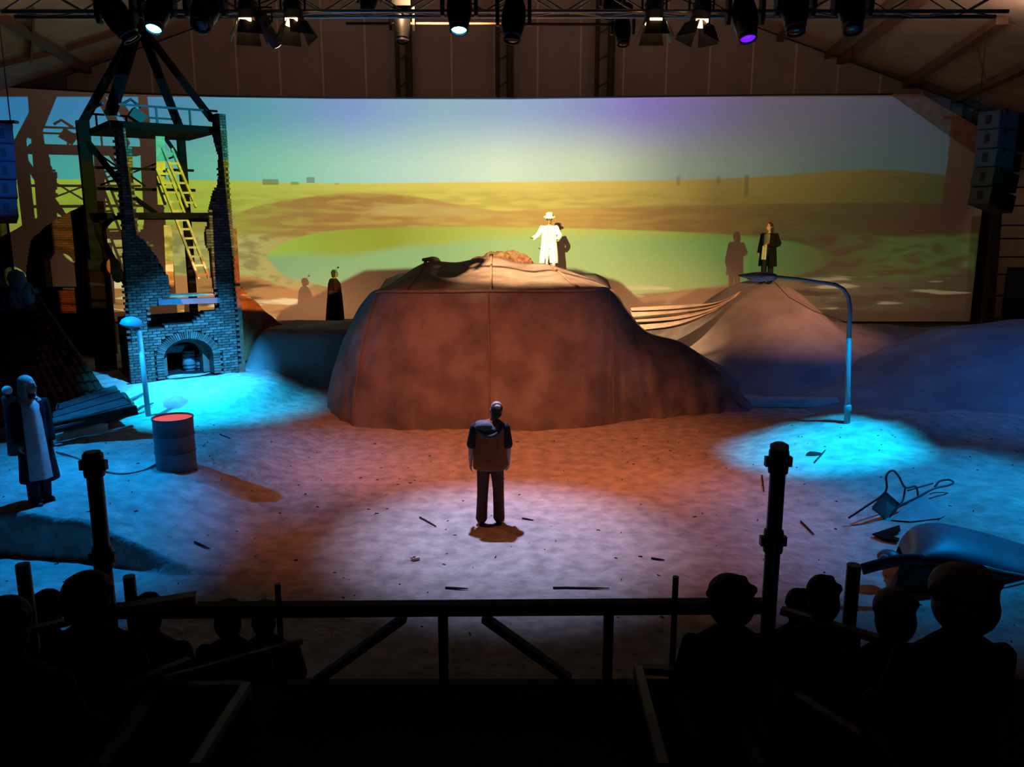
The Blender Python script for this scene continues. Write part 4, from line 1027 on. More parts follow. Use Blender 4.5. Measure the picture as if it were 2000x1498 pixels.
def left_ruin():
    y = 22.0; FB = brickwall_mat()
    t = thing('brick_gable', 'dark red brick gable fragment with two arched windows beside the tower', 'wall', V3((P(120, 700, y).x, y, 0)))
    def q(px, py): p = P(px, py, y); return (p.x, p.z)
    outl = [q(*p) for p in ((52, 700), (58, 520), (66, 470), (88, 448), (110, 432), (140, 415), (185, 392), (196, 392), (205, 700))]
    ow = [(q(97, 561), q(120, 492)), (q(124, 561), q(149, 492))]
    # fill as columns of strips with the arched openings left free
    b = MB(); st = .03; x = outl[0][0]
    zlo = q(100, 700)[1]
    def top(x):
        zs = []
        n = len(outl)
        for i in range(n):
            (xa, za), (xb, zb) = outl[i], outl[(i + 1) % n]
            if (xa - x) * (xb - x) <= 0 and abs(xa - xb) > 1e-6: zs.append(za + (zb - za) * (x - xa) / (xb - xa))
        return max(zs) if zs else None
    xe = max(p[0] for p in outl)
    while x < xe:
        zt = top(x + st / 2)
        if zt:
            zt += .05 * nz(x * 6, 0); seg = [(zlo, zt)]
            for k, ((xa, za), (xb, zb)) in enumerate(ow):
                xm = x + st / 2
                if xa < xm < xb:
                    r = (xb - xa); dx = (xm - xa) / r if k == 0 else (xb - xm) / r
                    zz = zb - r * (1 - math.sqrt(max(0, 1 - (1 - dx) ** 2))) * .8
                    seg = [(zlo, za), (zz, zt)]
            for a, c_ in seg:
                if c_ > a: b.box((x + st / 2, y, (a + c_) / 2), (st, .3, c_ - a))
        x += st
    part('gable_wall', b, FB, t)
    for (xa, za), (xb, zb) in ow:
        b = MB(); b.box(((xa + xb) / 2, y - .02, za - .03), (xb - xa + .1, .4, .06)); part('window_sill', b, MORTAR, t)
    # fallen roof with clay tiles
    C = [P(-60, 600, 18.5), P(66, 562, 19.2), P(232, 800, 15.6), P(-60, 830, 13.6)]
    t = thing('fallen_tile_roof', 'collapsed dark red tiled roof leaning against the brick gable', 'roof', V3((C[3].lerp(C[2], .5).x, 14.6, 0)))
    def bil(u, v): return C[0].lerp(C[1], u).lerp(C[3].lerp(C[2], u), v)
    nrm = (C[1] - C[0]).cross(C[3] - C[0]).normalized()
    if nrm.z < 0: nrm = -nrm
    b = MB(); b.prism([c - nrm * .06 for c in C], -nrm * .06); part('roof_deck', b, TIMBER, t)
    nu, nv = 16, 15; du, dv = 1 / nu, 1 / nv
    tm = [mat('roof_tile_%d' % i, c_, .85, var=.3, scale=8) for i, c_ in enumerate(((.16, .06, .045), (.12, .05, .04), (.19, .08, .06)))]
    rnd = random.Random(5)
    for j in range(nv):
        for i in range(nu):
            if rnd.random() < .05: continue
            u0, v0 = i * du + rnd.uniform(-.004, .004), j * dv
            o_ = bil(u0 + du / 2, v0 + dv / 2); ex = (bil(u0 + du, v0) - bil(u0, v0)); ey = (bil(u0, v0 + dv) - bil(u0, v0))
            b = MB(); g = []
            for s, hh in ((-.5, .01), (-.3, .035), (0, .05), (.3, .035), (.45, .01)):
                g.append((o_ + ex * s - ey * .55 + nrm * (hh - .02), o_ + ex * s + ey * .58 + nrm * (hh + .025)))
            b.sheet([[p for p, _ in g], [q_ for _, q_ in g]]); b.sheet([[q_ for _, q_ in g], [q_ - nrm * .03 for _, q_ in g]])
            part('roof_tile', b, tm[rnd.randrange(3)], t)
    for k, (pa, pb, wd) in enumerate((((-10, 545), (60, 612), .16), ((22, 540), (88, 650), .14), ((0, 590), (70, 568), .14), ((-20, 560), (30, 620), .2))):
        b = MB(); b.bar(P(*pa, 18.6), P(*pb, 18.2), wd, .12); part('broken_rafter', b, mat('blue_timber', (.10, .10, .11), .8, var=.3), t)
    for k, (x, y_) in enumerate(((36, 552), (50, 575), (30, 585), (14, 600))):
        me = rock_mesh('roof_rag', (.2, .15, .28), 1, k * 3.3, -1); o = obj('roof_rag', me, mat('grey_rag', (.2, .2, .22), .9), t); o.location = P(x, y_, 18.2) - V3(t.location)
    # lower slab of boarding lit blue, with a gutter
    S = [P(100, 842, 13.2), P(118, 792, 14.4), P(225, 756, 15.6), P(262, 800, 14.3)]
    t = thing('fallen_roof_slab', 'fallen boarded roof slab in blue light behind the long haired woman', 'roof slab', V3((S[0].lerp(S[3], .5).x, 13.6, 0)))
    def sb(u, v): return S[0].lerp(S[3], u).lerp(S[1].lerp(S[2], u), v)
    nr = (S[3] - S[0]).cross(S[1] - S[0]).normalized(); nr = nr if nr.z > 0 else -nr
    for j in range(7):
        v0, v1 = j / 7 + .01, (j + 1) / 7
        b = MB(); b.prism([sb(-.05 + .03 * (j % 2), v0), sb(1, v0), sb(1 - .02 * (j % 3), v1), sb(-.05, v1)], nr * (.04 + .01 * (j % 2))); part('board', b, mat('slab_board', (.14, .14, .15), .8, var=.35, scale=5), t)
    b = MB(); b.bar(S[0] - V3((.5, .3, .02)), S[3] + V3((.05, -.02, 0)), .1, .16); part('fascia', b, WOODD, t)
    ga, gb = ground(104, 868) + V3((0, 0, .10)), ground(206, 846) + V3((0, 0, .12))
    b = MB(); b.bar(ga, gb, .12, .12); b2 = single('gutter_beam', b, mat('pale_beam', (.5, .5, .5), .7, var=.2), 'pale squared beam lying on the sand below the boarded roof slab', 'beam', ga)
    # tangle of sticks and scrap beside the leaning lamp
    rnd = random.Random(11)
    for k, (a, c_, lab) in enumerate((((222, 800), (285, 772), 'bent grey branch under the leaning lamp post'), ((210, 828), (268, 806), 'dark plank lying below the leaning lamp post'), ((232, 818), (300, 792), 'grey branch pointing at the oil drum'), ((236, 776), (262, 792), 'short dark stick on the mound behind the leaning lamp'))):
        p, q_ = ground(*a), ground(*c_); b = MB(); pts = [p.lerp(q_, i / 6) + V3((0, .05 * nz(i, k), .06 + .05 * nz(i * .8, k, 4))) for i in range(7)]
        b.tube(pts, [.05, .045, .04, .035, .03, .025, .015], 7); single('branch', b, mat('branch', (.16, .15, .15), .9), lab, 'branch', p, 'sticks by the leaning lamp', smooth=True)
    # loop of pipe standing on the mound
    p = ground(228, 790); b = MB(); q4 = [P(x, y_, p.y) for x, y_ in ((229, 790), (232, 773), (242, 768), (252, 780), (264, 796))]
    b.tube([catmull(q4, i / 20) for i in range(21)], .022, 7); single('bent_pipe', b, mat('rusty_pipe', (.16, .07, .05), .7), 'bent rusty pipe standing on the mound beside the tower', 'pipe', p, smooth=True)
    # stick leaning behind the woman and a pale ball-topped post at the picture edge
    p = P(100, 858, 11.6); g0 = ground(99, 862); b = MB(); b.tube([g0 + V3((0, 0, -.05)), P(114, 788, g0.y)], .018, 6); single('stick', b, mat('branch', (.16, .15, .15), .9), 'thin upright stick beside the long haired woman', 'stick', g0)
    Yb = 12.6; c = P(14, 762, Yb); gz = H(c.x, Yb)
    t = thing('ball_post', 'grey post topped by a pale ball at the picture edge behind the woman', 'post', V3((c.x, Yb, gz)))
    b = MB(); b.lathe([(.10, 0), (.09, .3), (.075, c.z - gz - .25), (.10, c.z - gz - .12), (.05, c.z - gz - .06)], V3((c.x, Yb, gz)), 14); part('post_shaft', b, mat('post_grey', (.04, .045, .055), .8), t, smooth=True)
    b = MB(); b.ell(c, (.075, .075, .07)); part('ball', b, mat('pale_ball', (.5, .5, .52), .6, var=.1), t, smooth=True)
left_ruin()

# ------------------------------------------------------------------ twigs, scraps and stones scattered on the sand
def litter():
    tw = mat('twig', (.05, .035, .03), .9)
    L_ = [((870, 1150), (914, 1152), 'twig just behind the front rail beside the lavender pool'), ((1080, 1150), (1190, 1151), 'long straight twig behind the front rail'), ((1272, 1092), (1298, 1096), 'short dark twig before the black post'), ((1564, 1020), (1590, 1046), 'curved twig between the black post and the overturned chair'), ((1488, 930), (1492, 962), 'forked twig beside the tall black post'), ((820, 1012), (852, 1030), 'twig lying left of the man in the brown vest'), ((1020, 1014), (1042, 1018), 'tiny twig right of the man in the brown vest'), ((380, 1060), (410, 1074), 'twig on the dark edge of the mound'), ((1590, 905), (1612, 880), 'dark stick in the brightest blue light'), ((430, 850), (450, 858), 'small stick between the drum and the big mound')]
    for k, (a, c_, lab) in enumerate(L_):
        p, q_ = ground(*a), ground(*c_); b = MB()
        pts = [p.lerp(q_, i / 5) + V3((0, .04 * nz(i, k * 3), .015)) for i in range(6)]
        b.tube(pts, [.012, .014, .013, .012, .01, .006], 6); single('twig', b, tw, lab, 'twig', p, 'twigs on the sand', smooth=True)
    rnd = random.Random(21); g = MB()
    for i in range(420):
        x, y = rnd.uniform(-8, 8.5), rnd.uniform(7.5, 16); s = rnd.uniform(.006, .02)
        if -3.6 < x < 2.4 and y > 15.6: continue
        a = rnd.uniform(0, 3.14); g.box((x, y, H(x, y) + s * .3), (s * rnd.uniform(1, 3.2), s * .7, s * .6), Matrix.Rotation(a, 3, 'Z'))
    o = single('ground_litter', g, tw, 'countless dark crumbs and splinters strewn over the sand', 'litter', (0, 11, 0)); o['kind'] = 'stuff'
    c = ground(812, 1094); b = MB(); b.box(c + V3((0, 0, .02)), (.09, .05, .04), Matrix.Rotation(.4, 3, 'Z')); b.box(c + V3((-.03, .01, .03)), (.05, .06, .02), Matrix.Rotation(1.1, 3, 'Z'))
    single('paper_scrap', b, mat('paper', (.75, .55, .45), .8, var=.1), 'small crumpled paper scrap on the floor before the man in the brown vest', 'paper', c)
    c = ground(1590, 888); me = rock_mesh('stone', (.14, .09, .06), 1, 2.2, -.3, 2); o = obj('stone', me, mat('twig', (.05, .035, .03), .9)); o.location = c; tag(o, 'dark flat stone in the bright blue light before the street lamp', 'stone')
litter()

# ------------------------------------------------------------------ people
def cloth(name, c, **k): return mat('cloth_' + name, c, .85, var=.22, scale=9, **k)
def chain(mb, pts, rad, n=10, ref=None):
    """tapered limb with rounded ends"""
    pts = [V3(p) for p in pts]; k = (len(pts) - 1) * 4
    P_ = [catmull(pts, i / k) for i in range(k + 1)]
    def rr(s):
        x = s * (len(rad) - 1); i = min(int(x), len(rad) - 2); f = x - i
        a, b = rad[i], rad[i + 1]
        a = a if isinstance(a, tuple) else (a, a); b = b if isinstance(b, tuple) else (b, b)
        return (lerp(a[0], b[0], f), lerp(a[1], b[1], f))
    RR = [rr(i / k) for i in range(k + 1)]
    d0 = (P_[0] - P_[1]).normalized(); d1 = (P_[-1] - P_[-2]).normalized()
    q = [P_[0] + d0 * min(RR[0]) * .6] + P_ + [P_[-1] + d1 * min(RR[-1]) * .6]
    RR = [(RR[0][0] * .6, RR[0][1] * .6)] + RR + [(RR[-1][0] * .6, RR[-1][1] * .6)]
    mb.tube(q, RR, n, ref=ref); return mb
def stack(mb, rings, n=20):
    """closed loft of horizontal ellipses (z, rx, ry, cx, cy)"""
    o = len(mb.v); m = len(rings)
    for z, rx, ry, cx, cy_ in rings:
        for k in range(n):
            t = 2 * math.pi * k / n; mb.v.append(V3((cx + rx * math.cos(t), cy_ + ry * math.sin(t), z)))
    for i in range(m - 1):
        for k in range(n): mb.f.append((o + i * n + k, o + i * n + (k + 1) % n, o + (i + 1) * n + (k + 1) % n, o + (i + 1) * n + k))
    mb.f.append(tuple(o + k for k in range(n))[::-1]); mb.f.append(tuple(o + (m - 1) * n + k for k in range(n)))
    return mb
def hand(mb, w, d, side, nrm, curl=.5, s=1.0):
    """palm and five fingers; d along the hand, nrm out of the palm, side +1/-1 gives the thumb side"""
    d = V3(d).normalized(); nrm = V3(nrm); nrm = (nrm - d * nrm.dot(d)).normalized(); x = d.cross(nrm) * side; w = V3(w)
    mb.tube([w - d * .01, w + d * .03 * s, w + d * .06 * s, w + d * .085 * s], [(.018 * s, .026 * s), (.02 * s, .038 * s), (.019 * s, .042 * s), (.012 * s, .038 * s)], 10, ref=nrm)
    for i, (off, ln) in enumerate(((-.031, .062), (-.011, .074), (.010, .070), (.029, .055))):
        p0 = w + d * .078 * s + x * off * s
        p1 = p0 + (d * math.cos(curl * .6) + nrm * math.sin(curl * .6)) * ln * .5 * s
        p2 = p1 + (d * math.cos(curl * 1.6) + nrm * math.sin(curl * 1.6)) * ln * .55 * s
        chain(mb, [p0, p1, p2], [.0095 * s, .009 * s, .0075 * s], 7)
    p0 = w + d * .025 * s - x * .036 * s
    p1 = p0 + (d * .7 - x * .6 + nrm * .25) * .04 * s; p2 = p1 + (d * .85 - x * .1 + nrm * .4) * .034 * s
    chain(mb, [p0, p1, p2], [.0125 * s, .0105 * s, .0085 * s], 7)
def head_shape(mb, c, yaw=0.0, nod=0.0, tilt=0.0, s=1.0):
    """skull, jaw, nose, brow, ears; the face looks along -y before turning"""
    rot = Matrix.Rotation(yaw, 3, 'Z') @ Matrix.Rotation(tilt, 3, 'Y') @ Matrix.Rotation(nod, 3, 'X'); c = V3(c)
    def q(v): return c + rot @ (V3(v) * s)
    mb.ell(q((0, .012, .03)), (.076 * s, .095 * s, .09 * s), rot)
    mb.ell(q((0, -.022, -.045)), (.06 * s, .07 * s, .07 * s), rot)
    mb.ell(q((0, -.062, -.088)), (.032 * s, .03 * s, .026 * s), rot, 10, 7)
    mb.tube([q((0, -.086, .018)), q((0, -.102, -.012)), q((0, -.108, -.03)), q((0, -.09, -.04))], [.008 * s, .013 * s, .017 * s, .012 * s], 8)
    mb.ell(q((0, -.078, .028)), (.05 * s, .016 * s, .012 * s), rot, 10, 6)
    mb.ell(q((0, -.084, -.062)), (.026 * s, .012 * s, .008 * s), rot, 10, 6)
    for k in (-1, 1): mb.ell(q((k * .078, .012, -.012)), (.012 * s, .02 * s, .032 * s), rot, 8, 6)
    return rot, q
def person(label, foot, rotz, height, pose, look, group=None):
    """pose gives the joints for a 1.75 m figure facing -y; look gives the clothes"""
    t = thing('person', label, 'person', foot, rotz, group); k = height / 1.75
    S = lambda p: V3(p) * k
    hp, hyaw, hnod, htilt = pose['head']
    b = MB()
    stack(b, [(z * k, rx * k, ry * k, cx * k, c_ * k) for z, rx, ry, cx, c_ in pose.get('torso', [(.86, .10, .09, 0, 0), (.92, .165, .115, 0, 0), (1.02, .145, .105, 0, 0), (1.12, .14, .10, 0, 0), (1.28, .168, .115, 0, 0), (1.40, .165, .10, 0, .005), (1.455, .10, .07, 0, .01)])])
    sh = pose['arms']
    chain(b, [S((pose.get('lean', 0) , .012, 1.42)), S((hp[0] * .6, hp[1] * .5 + .01, 1.5)), S((hp[0], hp[1] + .012, hp[2] - .06))], [.07 * k, .054 * k, .052 * k])
    rot, q = head_shape(b, S(hp), hyaw, hnod, htilt, k * look.get('head', 1.0))
    for sd, (s_, e, w_, hd, nr, cu) in zip((1, -1), sh):
        chain(b, [S(s_), S(V3(s_).lerp(V3(e), .5)), S(e)], [.055 * k, .05 * k, .042 * k]); chain(b, [S(e), S(V3(e).lerp(V3(w_), .4)), S(w_)], [.042 * k, .039 * k, .026 * k])
        hand(b, S(w_), hd, sd, nr, cu, k)
    for h, kn, an, toe in pose['legs']:
        chain(b, [S(h), S(V3(h).lerp(V3(kn), .5)), S(kn)], [.085 * k, .075 * k, .055 * k]); chain(b, [S(kn), S(V3(kn).lerp(V3(an), .35)), S(an)], [.052 * k, .052 * k, .034 * k])
        chain(b, [S(an) + V3((0, 0, -.02 * k)), S(toe)], [.035 * k, .028 * k])
    body = obj('body', remesh(b, .0105, 2), look.get('skin', SKIN), t)
    for sx in (-1, 1):
        e = MB(); e.ell(q((sx * .031, -.079, .005)), (.0105 * k, .008 * k, .0075 * k), None, 10, 7); eye = obj('eye', e, mat('eye_white', (.6, .58, .55), .3, var=0), body, True)
    e = MB(); e.ell(q((0, -.094, -.06)), (.022 * k, .006 * k, .006 * k), None, 10, 6); obj('mouth', e, mat('lips', (.35, .15, .13), .5, var=0), body, True)
    # trousers and shoes
    b = MB(); tr = look.get('trouser_r', (.105, .095, .085, .08)); zc = look.get('cuff', .07)
    stack(b, [(.80 * k, .10 * k, .10 * k, 0, 0), (.84 * k, .17 * k, .125 * k, 0, 0), (.93 * k, .18 * k, .13 * k, 0, 0), (1.03 * k, .155 * k, .118 * k, 0, 0)])
    for h, kn, an, toe in pose['legs']:
        an2 = V3(an); an2.z = zc
        chain(b, [S(h), S(kn), S(an2)], [x * k for x in (tuple(tr) + (tr[-1],))[:5]], 12)
    obj('trousers', remesh(b, .013, 3), look['trousers'], t)
    for h, kn, an, toe in pose['legs']:
        b = MB(); d = (V3(toe) - V3(an)); d.z = 0; d.normalize(); a0 = V3((an[0], an[1], .045)) 
        pts = [a0 - d * .07, a0 - d * .02, a0 + d * .08, a0 + d * .16, a0 + d * .2]
        b.tube([S(p) for p in pts], [(.035 * k, .03 * k), (.045 * k, .038 * k), (.042 * k, .045 * k), (.034 * k, .045 * k), (.02 * k, .03 * k)], 12, ref=(0, 0, 1)); sh_ = obj('shoe', b, look['shoes'], t, True)
        b = MB(); b.prism([S(V3((p.x, p.y, 0))) + V3((0, 0, .0)) for p in (a0 - d * .08 + V3((-d.y, d.x, 0)) * .03, a0 + d * .2 + V3((-d.y, d.x, 0)) * .035, a0 + d * .2 - V3((-d.y, d.x, 0)) * .035, a0 - d * .08 - V3((-d.y, d.x, 0)) * .03)], (0, 0, .018 * k)); obj('sole', b, BLACK, sh_)
    return t, k, S, q, rot, body
def sleeves(b, k, arms, r=(.075, .066, .058, .052), to=1.0):
    for s_, e, w_, *_ in arms:
        S = lambda p: V3(p) * k
        end = V3(e).lerp(V3(w_), to) if to > 0 else V3(s_).lerp(V3(e), 1 + to)
        pts = [S(s_), S(V3(s_).lerp(V3(e), .5)), S(e), S(end)] if to > .05 else [S(s_), S(V3(s_).lerp(V3(end), .5)), S(end)]
        chain(b, pts, [x * k for x in r], 12)
LEG0 = [((.09, 0, .9), (.10, -.01, .49), (.11, .02, .085), (.125, -.14, .04)), ((-.09, 0, .9), (-.10, -.01, .49), (-.11, .02, .085), (-.125, -.14, .04))]

# 1 the man in the middle, seen from behind
def man_middle():
    c = ground(958, 1022)
    arms = [((.20, .01, 1.40), (.255, .03, 1.13), (.27, -.02, .88), (0.02, -.1, -1), (-1, 0, 0), .5), ((-.20, .01, 1.40), (-.245, .03, 1.13), (-.25, -.02, .90), (-.02, -.1, -1), (1, 0, 0), .5)]
    legs = [((.09, 0, .9), (.105, -.01, .49), (.125, .03, .085), (.15, -.12, .04)), ((-.09, 0, .9), (-.11, -.02, .49), (-.12, .0, .085), (-.15, -.15, .04))]
    # seen from behind: his -x is on the right of the picture
    pose = dict(head=(V3((-.085, -.02, 1.615)), .15, -.12, -.1), arms=arms, legs=legs, lean=-.03)
    t, k, S, q, rot, body = person('man in a brown hooded vest standing with his back turned on the stage floor', c, math.pi, 1.74, pose,
        dict(trousers=cloth('dark_brown', (.12, .055, .034)), shoes=BLACK, trouser_r=(.10, .09, .08, .078, .082), cuff=.075, head=1.1))
    b = MB(); stack(b, [(z * k, rx * k, ry * k, cx * k, cy_ * k) for z, rx, ry, cx, cy_ in ((.80, .235, .16, 0, 0), (.84, .24, .165, 0, 0), (1.0, .232, .16, 0, 0), (1.15, .225, .155, 0, 0), (1.3, .23, .155, 0, 0), (1.38, .225, .14, -.005, .005), (1.44, .18, .11, -.015, .01), (1.49, .10, .085, -.04, .01))], 28)
    obj('vest', remesh(b, .014, 3), cloth('brown_vest', (.36, .115, .04)), t)
    for ar in arms: b = MB(); sleeves(b, k, [ar], (.07, .072, .07), to=-.02); obj('shirt_sleeve', remesh(b, .013, 2), cloth('shirt_dark', (.045, .04, .045)), t)
    b = MB(); b.ell(S((.07, .12, 1.42)), (.13 * k, .07 * k, .07 * k)); b.ell(S((.09, .07, 1.455)), (.115 * k, .085 * k, .045 * k)); b.ell(S((-.06, .125, 1.37)), (.12 * k, .06 * k, .06 * k)); b.ell(S((.02, .145, 1.33)), (.115 * k, .05 * k, .055 * k)); b.ell(S((-.13, .08, 1.43)), (.05 * k, .06 * k, .05 * k))
    hd_ = obj('hood', remesh(b, .012, 2), cloth('hood_grey', (.17, .17, .20)), t)
    b = MB(); chain(b, [S((.19, .10, 1.42)), S((.12, .175, 1.345)), S((.0, .195, 1.30)), S((-.11, .175, 1.345)), S((-.16, .12, 1.42))], [.022 * k, .03 * k, .034 * k, .03 * k, .02 * k], 10); obj('hood_edge', b, cloth('hood_edge', (.10, .095, .10)), hd_, True)
    b = MB(); b.ell(q((0, .03, .035)), (.083 * k, .09 * k, .088 * k), rot); b.ell(q((0, .055, -.03)), (.072 * k, .06 * k, .06 * k), rot)
    hr = obj('hair', remesh(b, .01, 1), mat('grey_hair', (.07, .065, .07), .8, var=.3, scale=40), t)
    b = MB(); b.ell(q((0, .085, .075)), (.045 * k, .038 * k, .032 * k), rot); obj('bald_patch', remesh(b, .009, 1), SKIN, body)
man_middle()

# 2 long haired woman on the bank at the left
def woman():
    c = ground(80, 980)
    arms = [((.17, .01, 1.37), (.20, -.02, 1.09), (.19, -.10, .86), (0, -.2, -1), (-1, 0, 0), .6), ((-.17, .01, 1.37), (-.23, .0, 1.09), (-.21, -.08, .86), (0, -.2, -1), (1, 0, 0), .6)]
    pose = dict(head=(V3((0, -.03, 1.615)), .5, -.12, 0), arms=arms, legs=[((.08, 0, .9), (.09, .0, .49), (.09, .06, .085), (.10, -.1, .04)), ((-.08, 0, .9), (-.10, -.06, .49), (-.11, -.10, .085), (-.12, -.26, .04))])
    t, k, S, q, rot, body = person('long haired woman in a dark coat with a pale apron standing on the blue bank', c, R(52), 1.70, pose, dict(trousers=cloth('navy', (.03, .035, .05)), shoes=BLACK))
    b = MB(); stack(b, [(z * k, rx * k, ry * k, cx * k, cy_ * k) for z, rx, ry, cx, cy_ in ((.30, .25, .21, .03, .02), (.34, .25, .21, .03, .02), (.6, .225, .185, .02, .01), (.9, .205, .165, 0, 0), (1.1, .18, .14, 0, 0), (1.28, .19, .135, 0, 0), (1.38, .185, .115, 0, .01), (1.45, .10, .08, 0, .01))], 26)
    sleeves(b, k, arms); obj('coat', remesh(b, .014, 3), cloth('coat_blue_black', (.018, .021, .03)), t)
    # pale tabard hanging in front, over the shoulder
    b = MB(); rows = []
    for j in range(14):
        z = lerp(1.44, .37, j / 13); rw = lerp(.105, .145, j / 13); yy = -lerp(.125, .225, (j / 13) ** .8) if j else -.07
        rows.append([S((rw * (i - 4) / 4 - .03, yy - .03 * (1 - abs(i - 4) / 4) + .035 * (abs(i - 4) / 4) ** 2, z)) for i in range(9)])
    b.sheet(rows); b.sheet([[p + V3((0, .02, 0)) for p in r] for r in rows]); obj('apron', b, cloth('apron_pale', (.68, .70, .68)), t, True)
    b = MB(); rows = []
    for j in range(4): rows.append([S((lerp(-.13, .08, i / 6), lerp(-.06, .10, j / 3), 1.44 + .03 * math.sin(math.pi * j / 3))) for i in range(7)])
    b.sheet(rows); obj('collar', b, cloth('apron_pale', (.68, .70, .68)), t, True)
    b = MB(); b.ell(q((0, .035, .045)), (.098 * k, .105 * k, .10 * k), rot); b.ell(q((0, .075, -.08)), (.105 * k, .075 * k, .14 * k), rot); b.ell(q((.075, .03, -.1)), (.035 * k, .055 * k, .15 * k), rot); b.ell(q((-.075, .03, -.1)), (.035 * k, .055 * k, .15 * k), rot); b.ell(q((0, .085, -.2)), (.11 * k, .06 * k, .12 * k), rot)
    obj('hair', remesh(b, .012, 2), mat('fair_hair', (.48, .45, .40), .7, var=.35, scale=30), t)
    b = MB(); b.ell(S((.0, -.06, 1.475)), (.065 * k, .06 * k, .035 * k)); obj('scarf', remesh(b, .011, 2), cloth('scarf_blue', (.03, .035, .09)), t)
woman()

# 3 the man in white on the mound
def man_white():
    foot = P(1072, 532, 23.9); foot.z = 2.5
    arms = [((.19, .0, 1.40), (.30, -.10, 1.16), (.20, -.32, 1.07), (-.2, -1, -.1), (0, 0, 1), .3), ((-.19, .0, 1.40), (-.34, -.06, 1.17), (-.46, -.22, 1.10), (-.7, -.7, .15), (0, 0, 1), .25)]
    pose = dict(head=(V3((0, -.03, 1.63)), -.1, .22, 0), arms=arms, legs=LEG0)
    t, k, S, q, rot, body = person('man in white coat and white hat holding out his arms on the mound', foot, .05, 1.74, pose, dict(trousers=cloth('white', (.8, .78, .74)), shoes=cloth('white', (.8, .78, .74)), skin=mat('skin_dark', (.28, .15, .10), .6, var=.1)))
    W = cloth('white', (.8, .78, .74))
    b = MB(); stack(b, [(1.0 * k, .172 * k, .13 * k, 0, 0), (1.2 * k, .168 * k, .128 * k, 0, 0), (1.38 * k, .17 * k, .118 * k, 0, 0), (1.455 * k, .09 * k, .075 * k, 0, 0)]); obj('shirt', remesh(b, .014, 2), cloth('turquoise', (.25, .68, .50)), t)
    # open coat: back half and two fronts as one sheet wrapped round the body
    b = MB(); rows = []
    for z, rx, ry in ((1.45, .12, .09), (1.40, .20, .125), (1.25, .205, .15), (1.05, .205, .15), (.85, .225, .165), (.6, .25, .19), (.40, .265, .21)):
        op = .42 if z > 1.0 else .55
        rows.append([S((rx * math.sin(a), -ry * math.cos(a) * (1 if math.cos(a) < 0 else 1.02), z)) for a in [lerp(op, 2 * math.pi - op, i / 28) for i in range(29)]])
    b.sheet(rows); b.sheet([[p * 1.0 + V3((p.x, p.y, 0)).normalized() * .012 for p in r] for r in rows]); ct = obj('coat', b, W, t, True)
    for ar in arms: b = MB(); sleeves(b, k, [ar], (.08, .07, .066, .07), to=.95); obj('sleeve', remesh(b, .014, 2), W, ct)
    b = MB(); b.lathe([(.165, -.012), (.17, 0), (.16, .008), (.10, .01), (.098, .03), (.092, .09), (.085, .115), (.06, .122), (.03, .112), (.002, .11)], (0, 0, 0), 24)
    for i, v in enumerate(b.v): b.v[i] = q(V3((v.x, v.y * 1.12 + .005, v.z * 1.0 + .065)))
    ht = obj('hat', b, W, t, True)
    b = MB(); b.lathe([(.1005, .012), (.101, .035), (.098, .036)], (0, 0, 0), 24, cap=False)
    for i, v in enumerate(b.v): b.v[i] = q(V3((v.x, v.y * 1.12 + .005, v.z + .065)))
    obj('hat_band', b, cloth('band', (.55, .5, .42)), ht, True)
    b = MB(); b.ell(q((0, .03, .0)), (.084 * k, .085 * k, .075 * k), rot); obj('hair', remesh(b, .012, 1), mat('black_hair', (.02, .018, .016), .7, var=.2, scale=40), t)
    return foot
man_white()

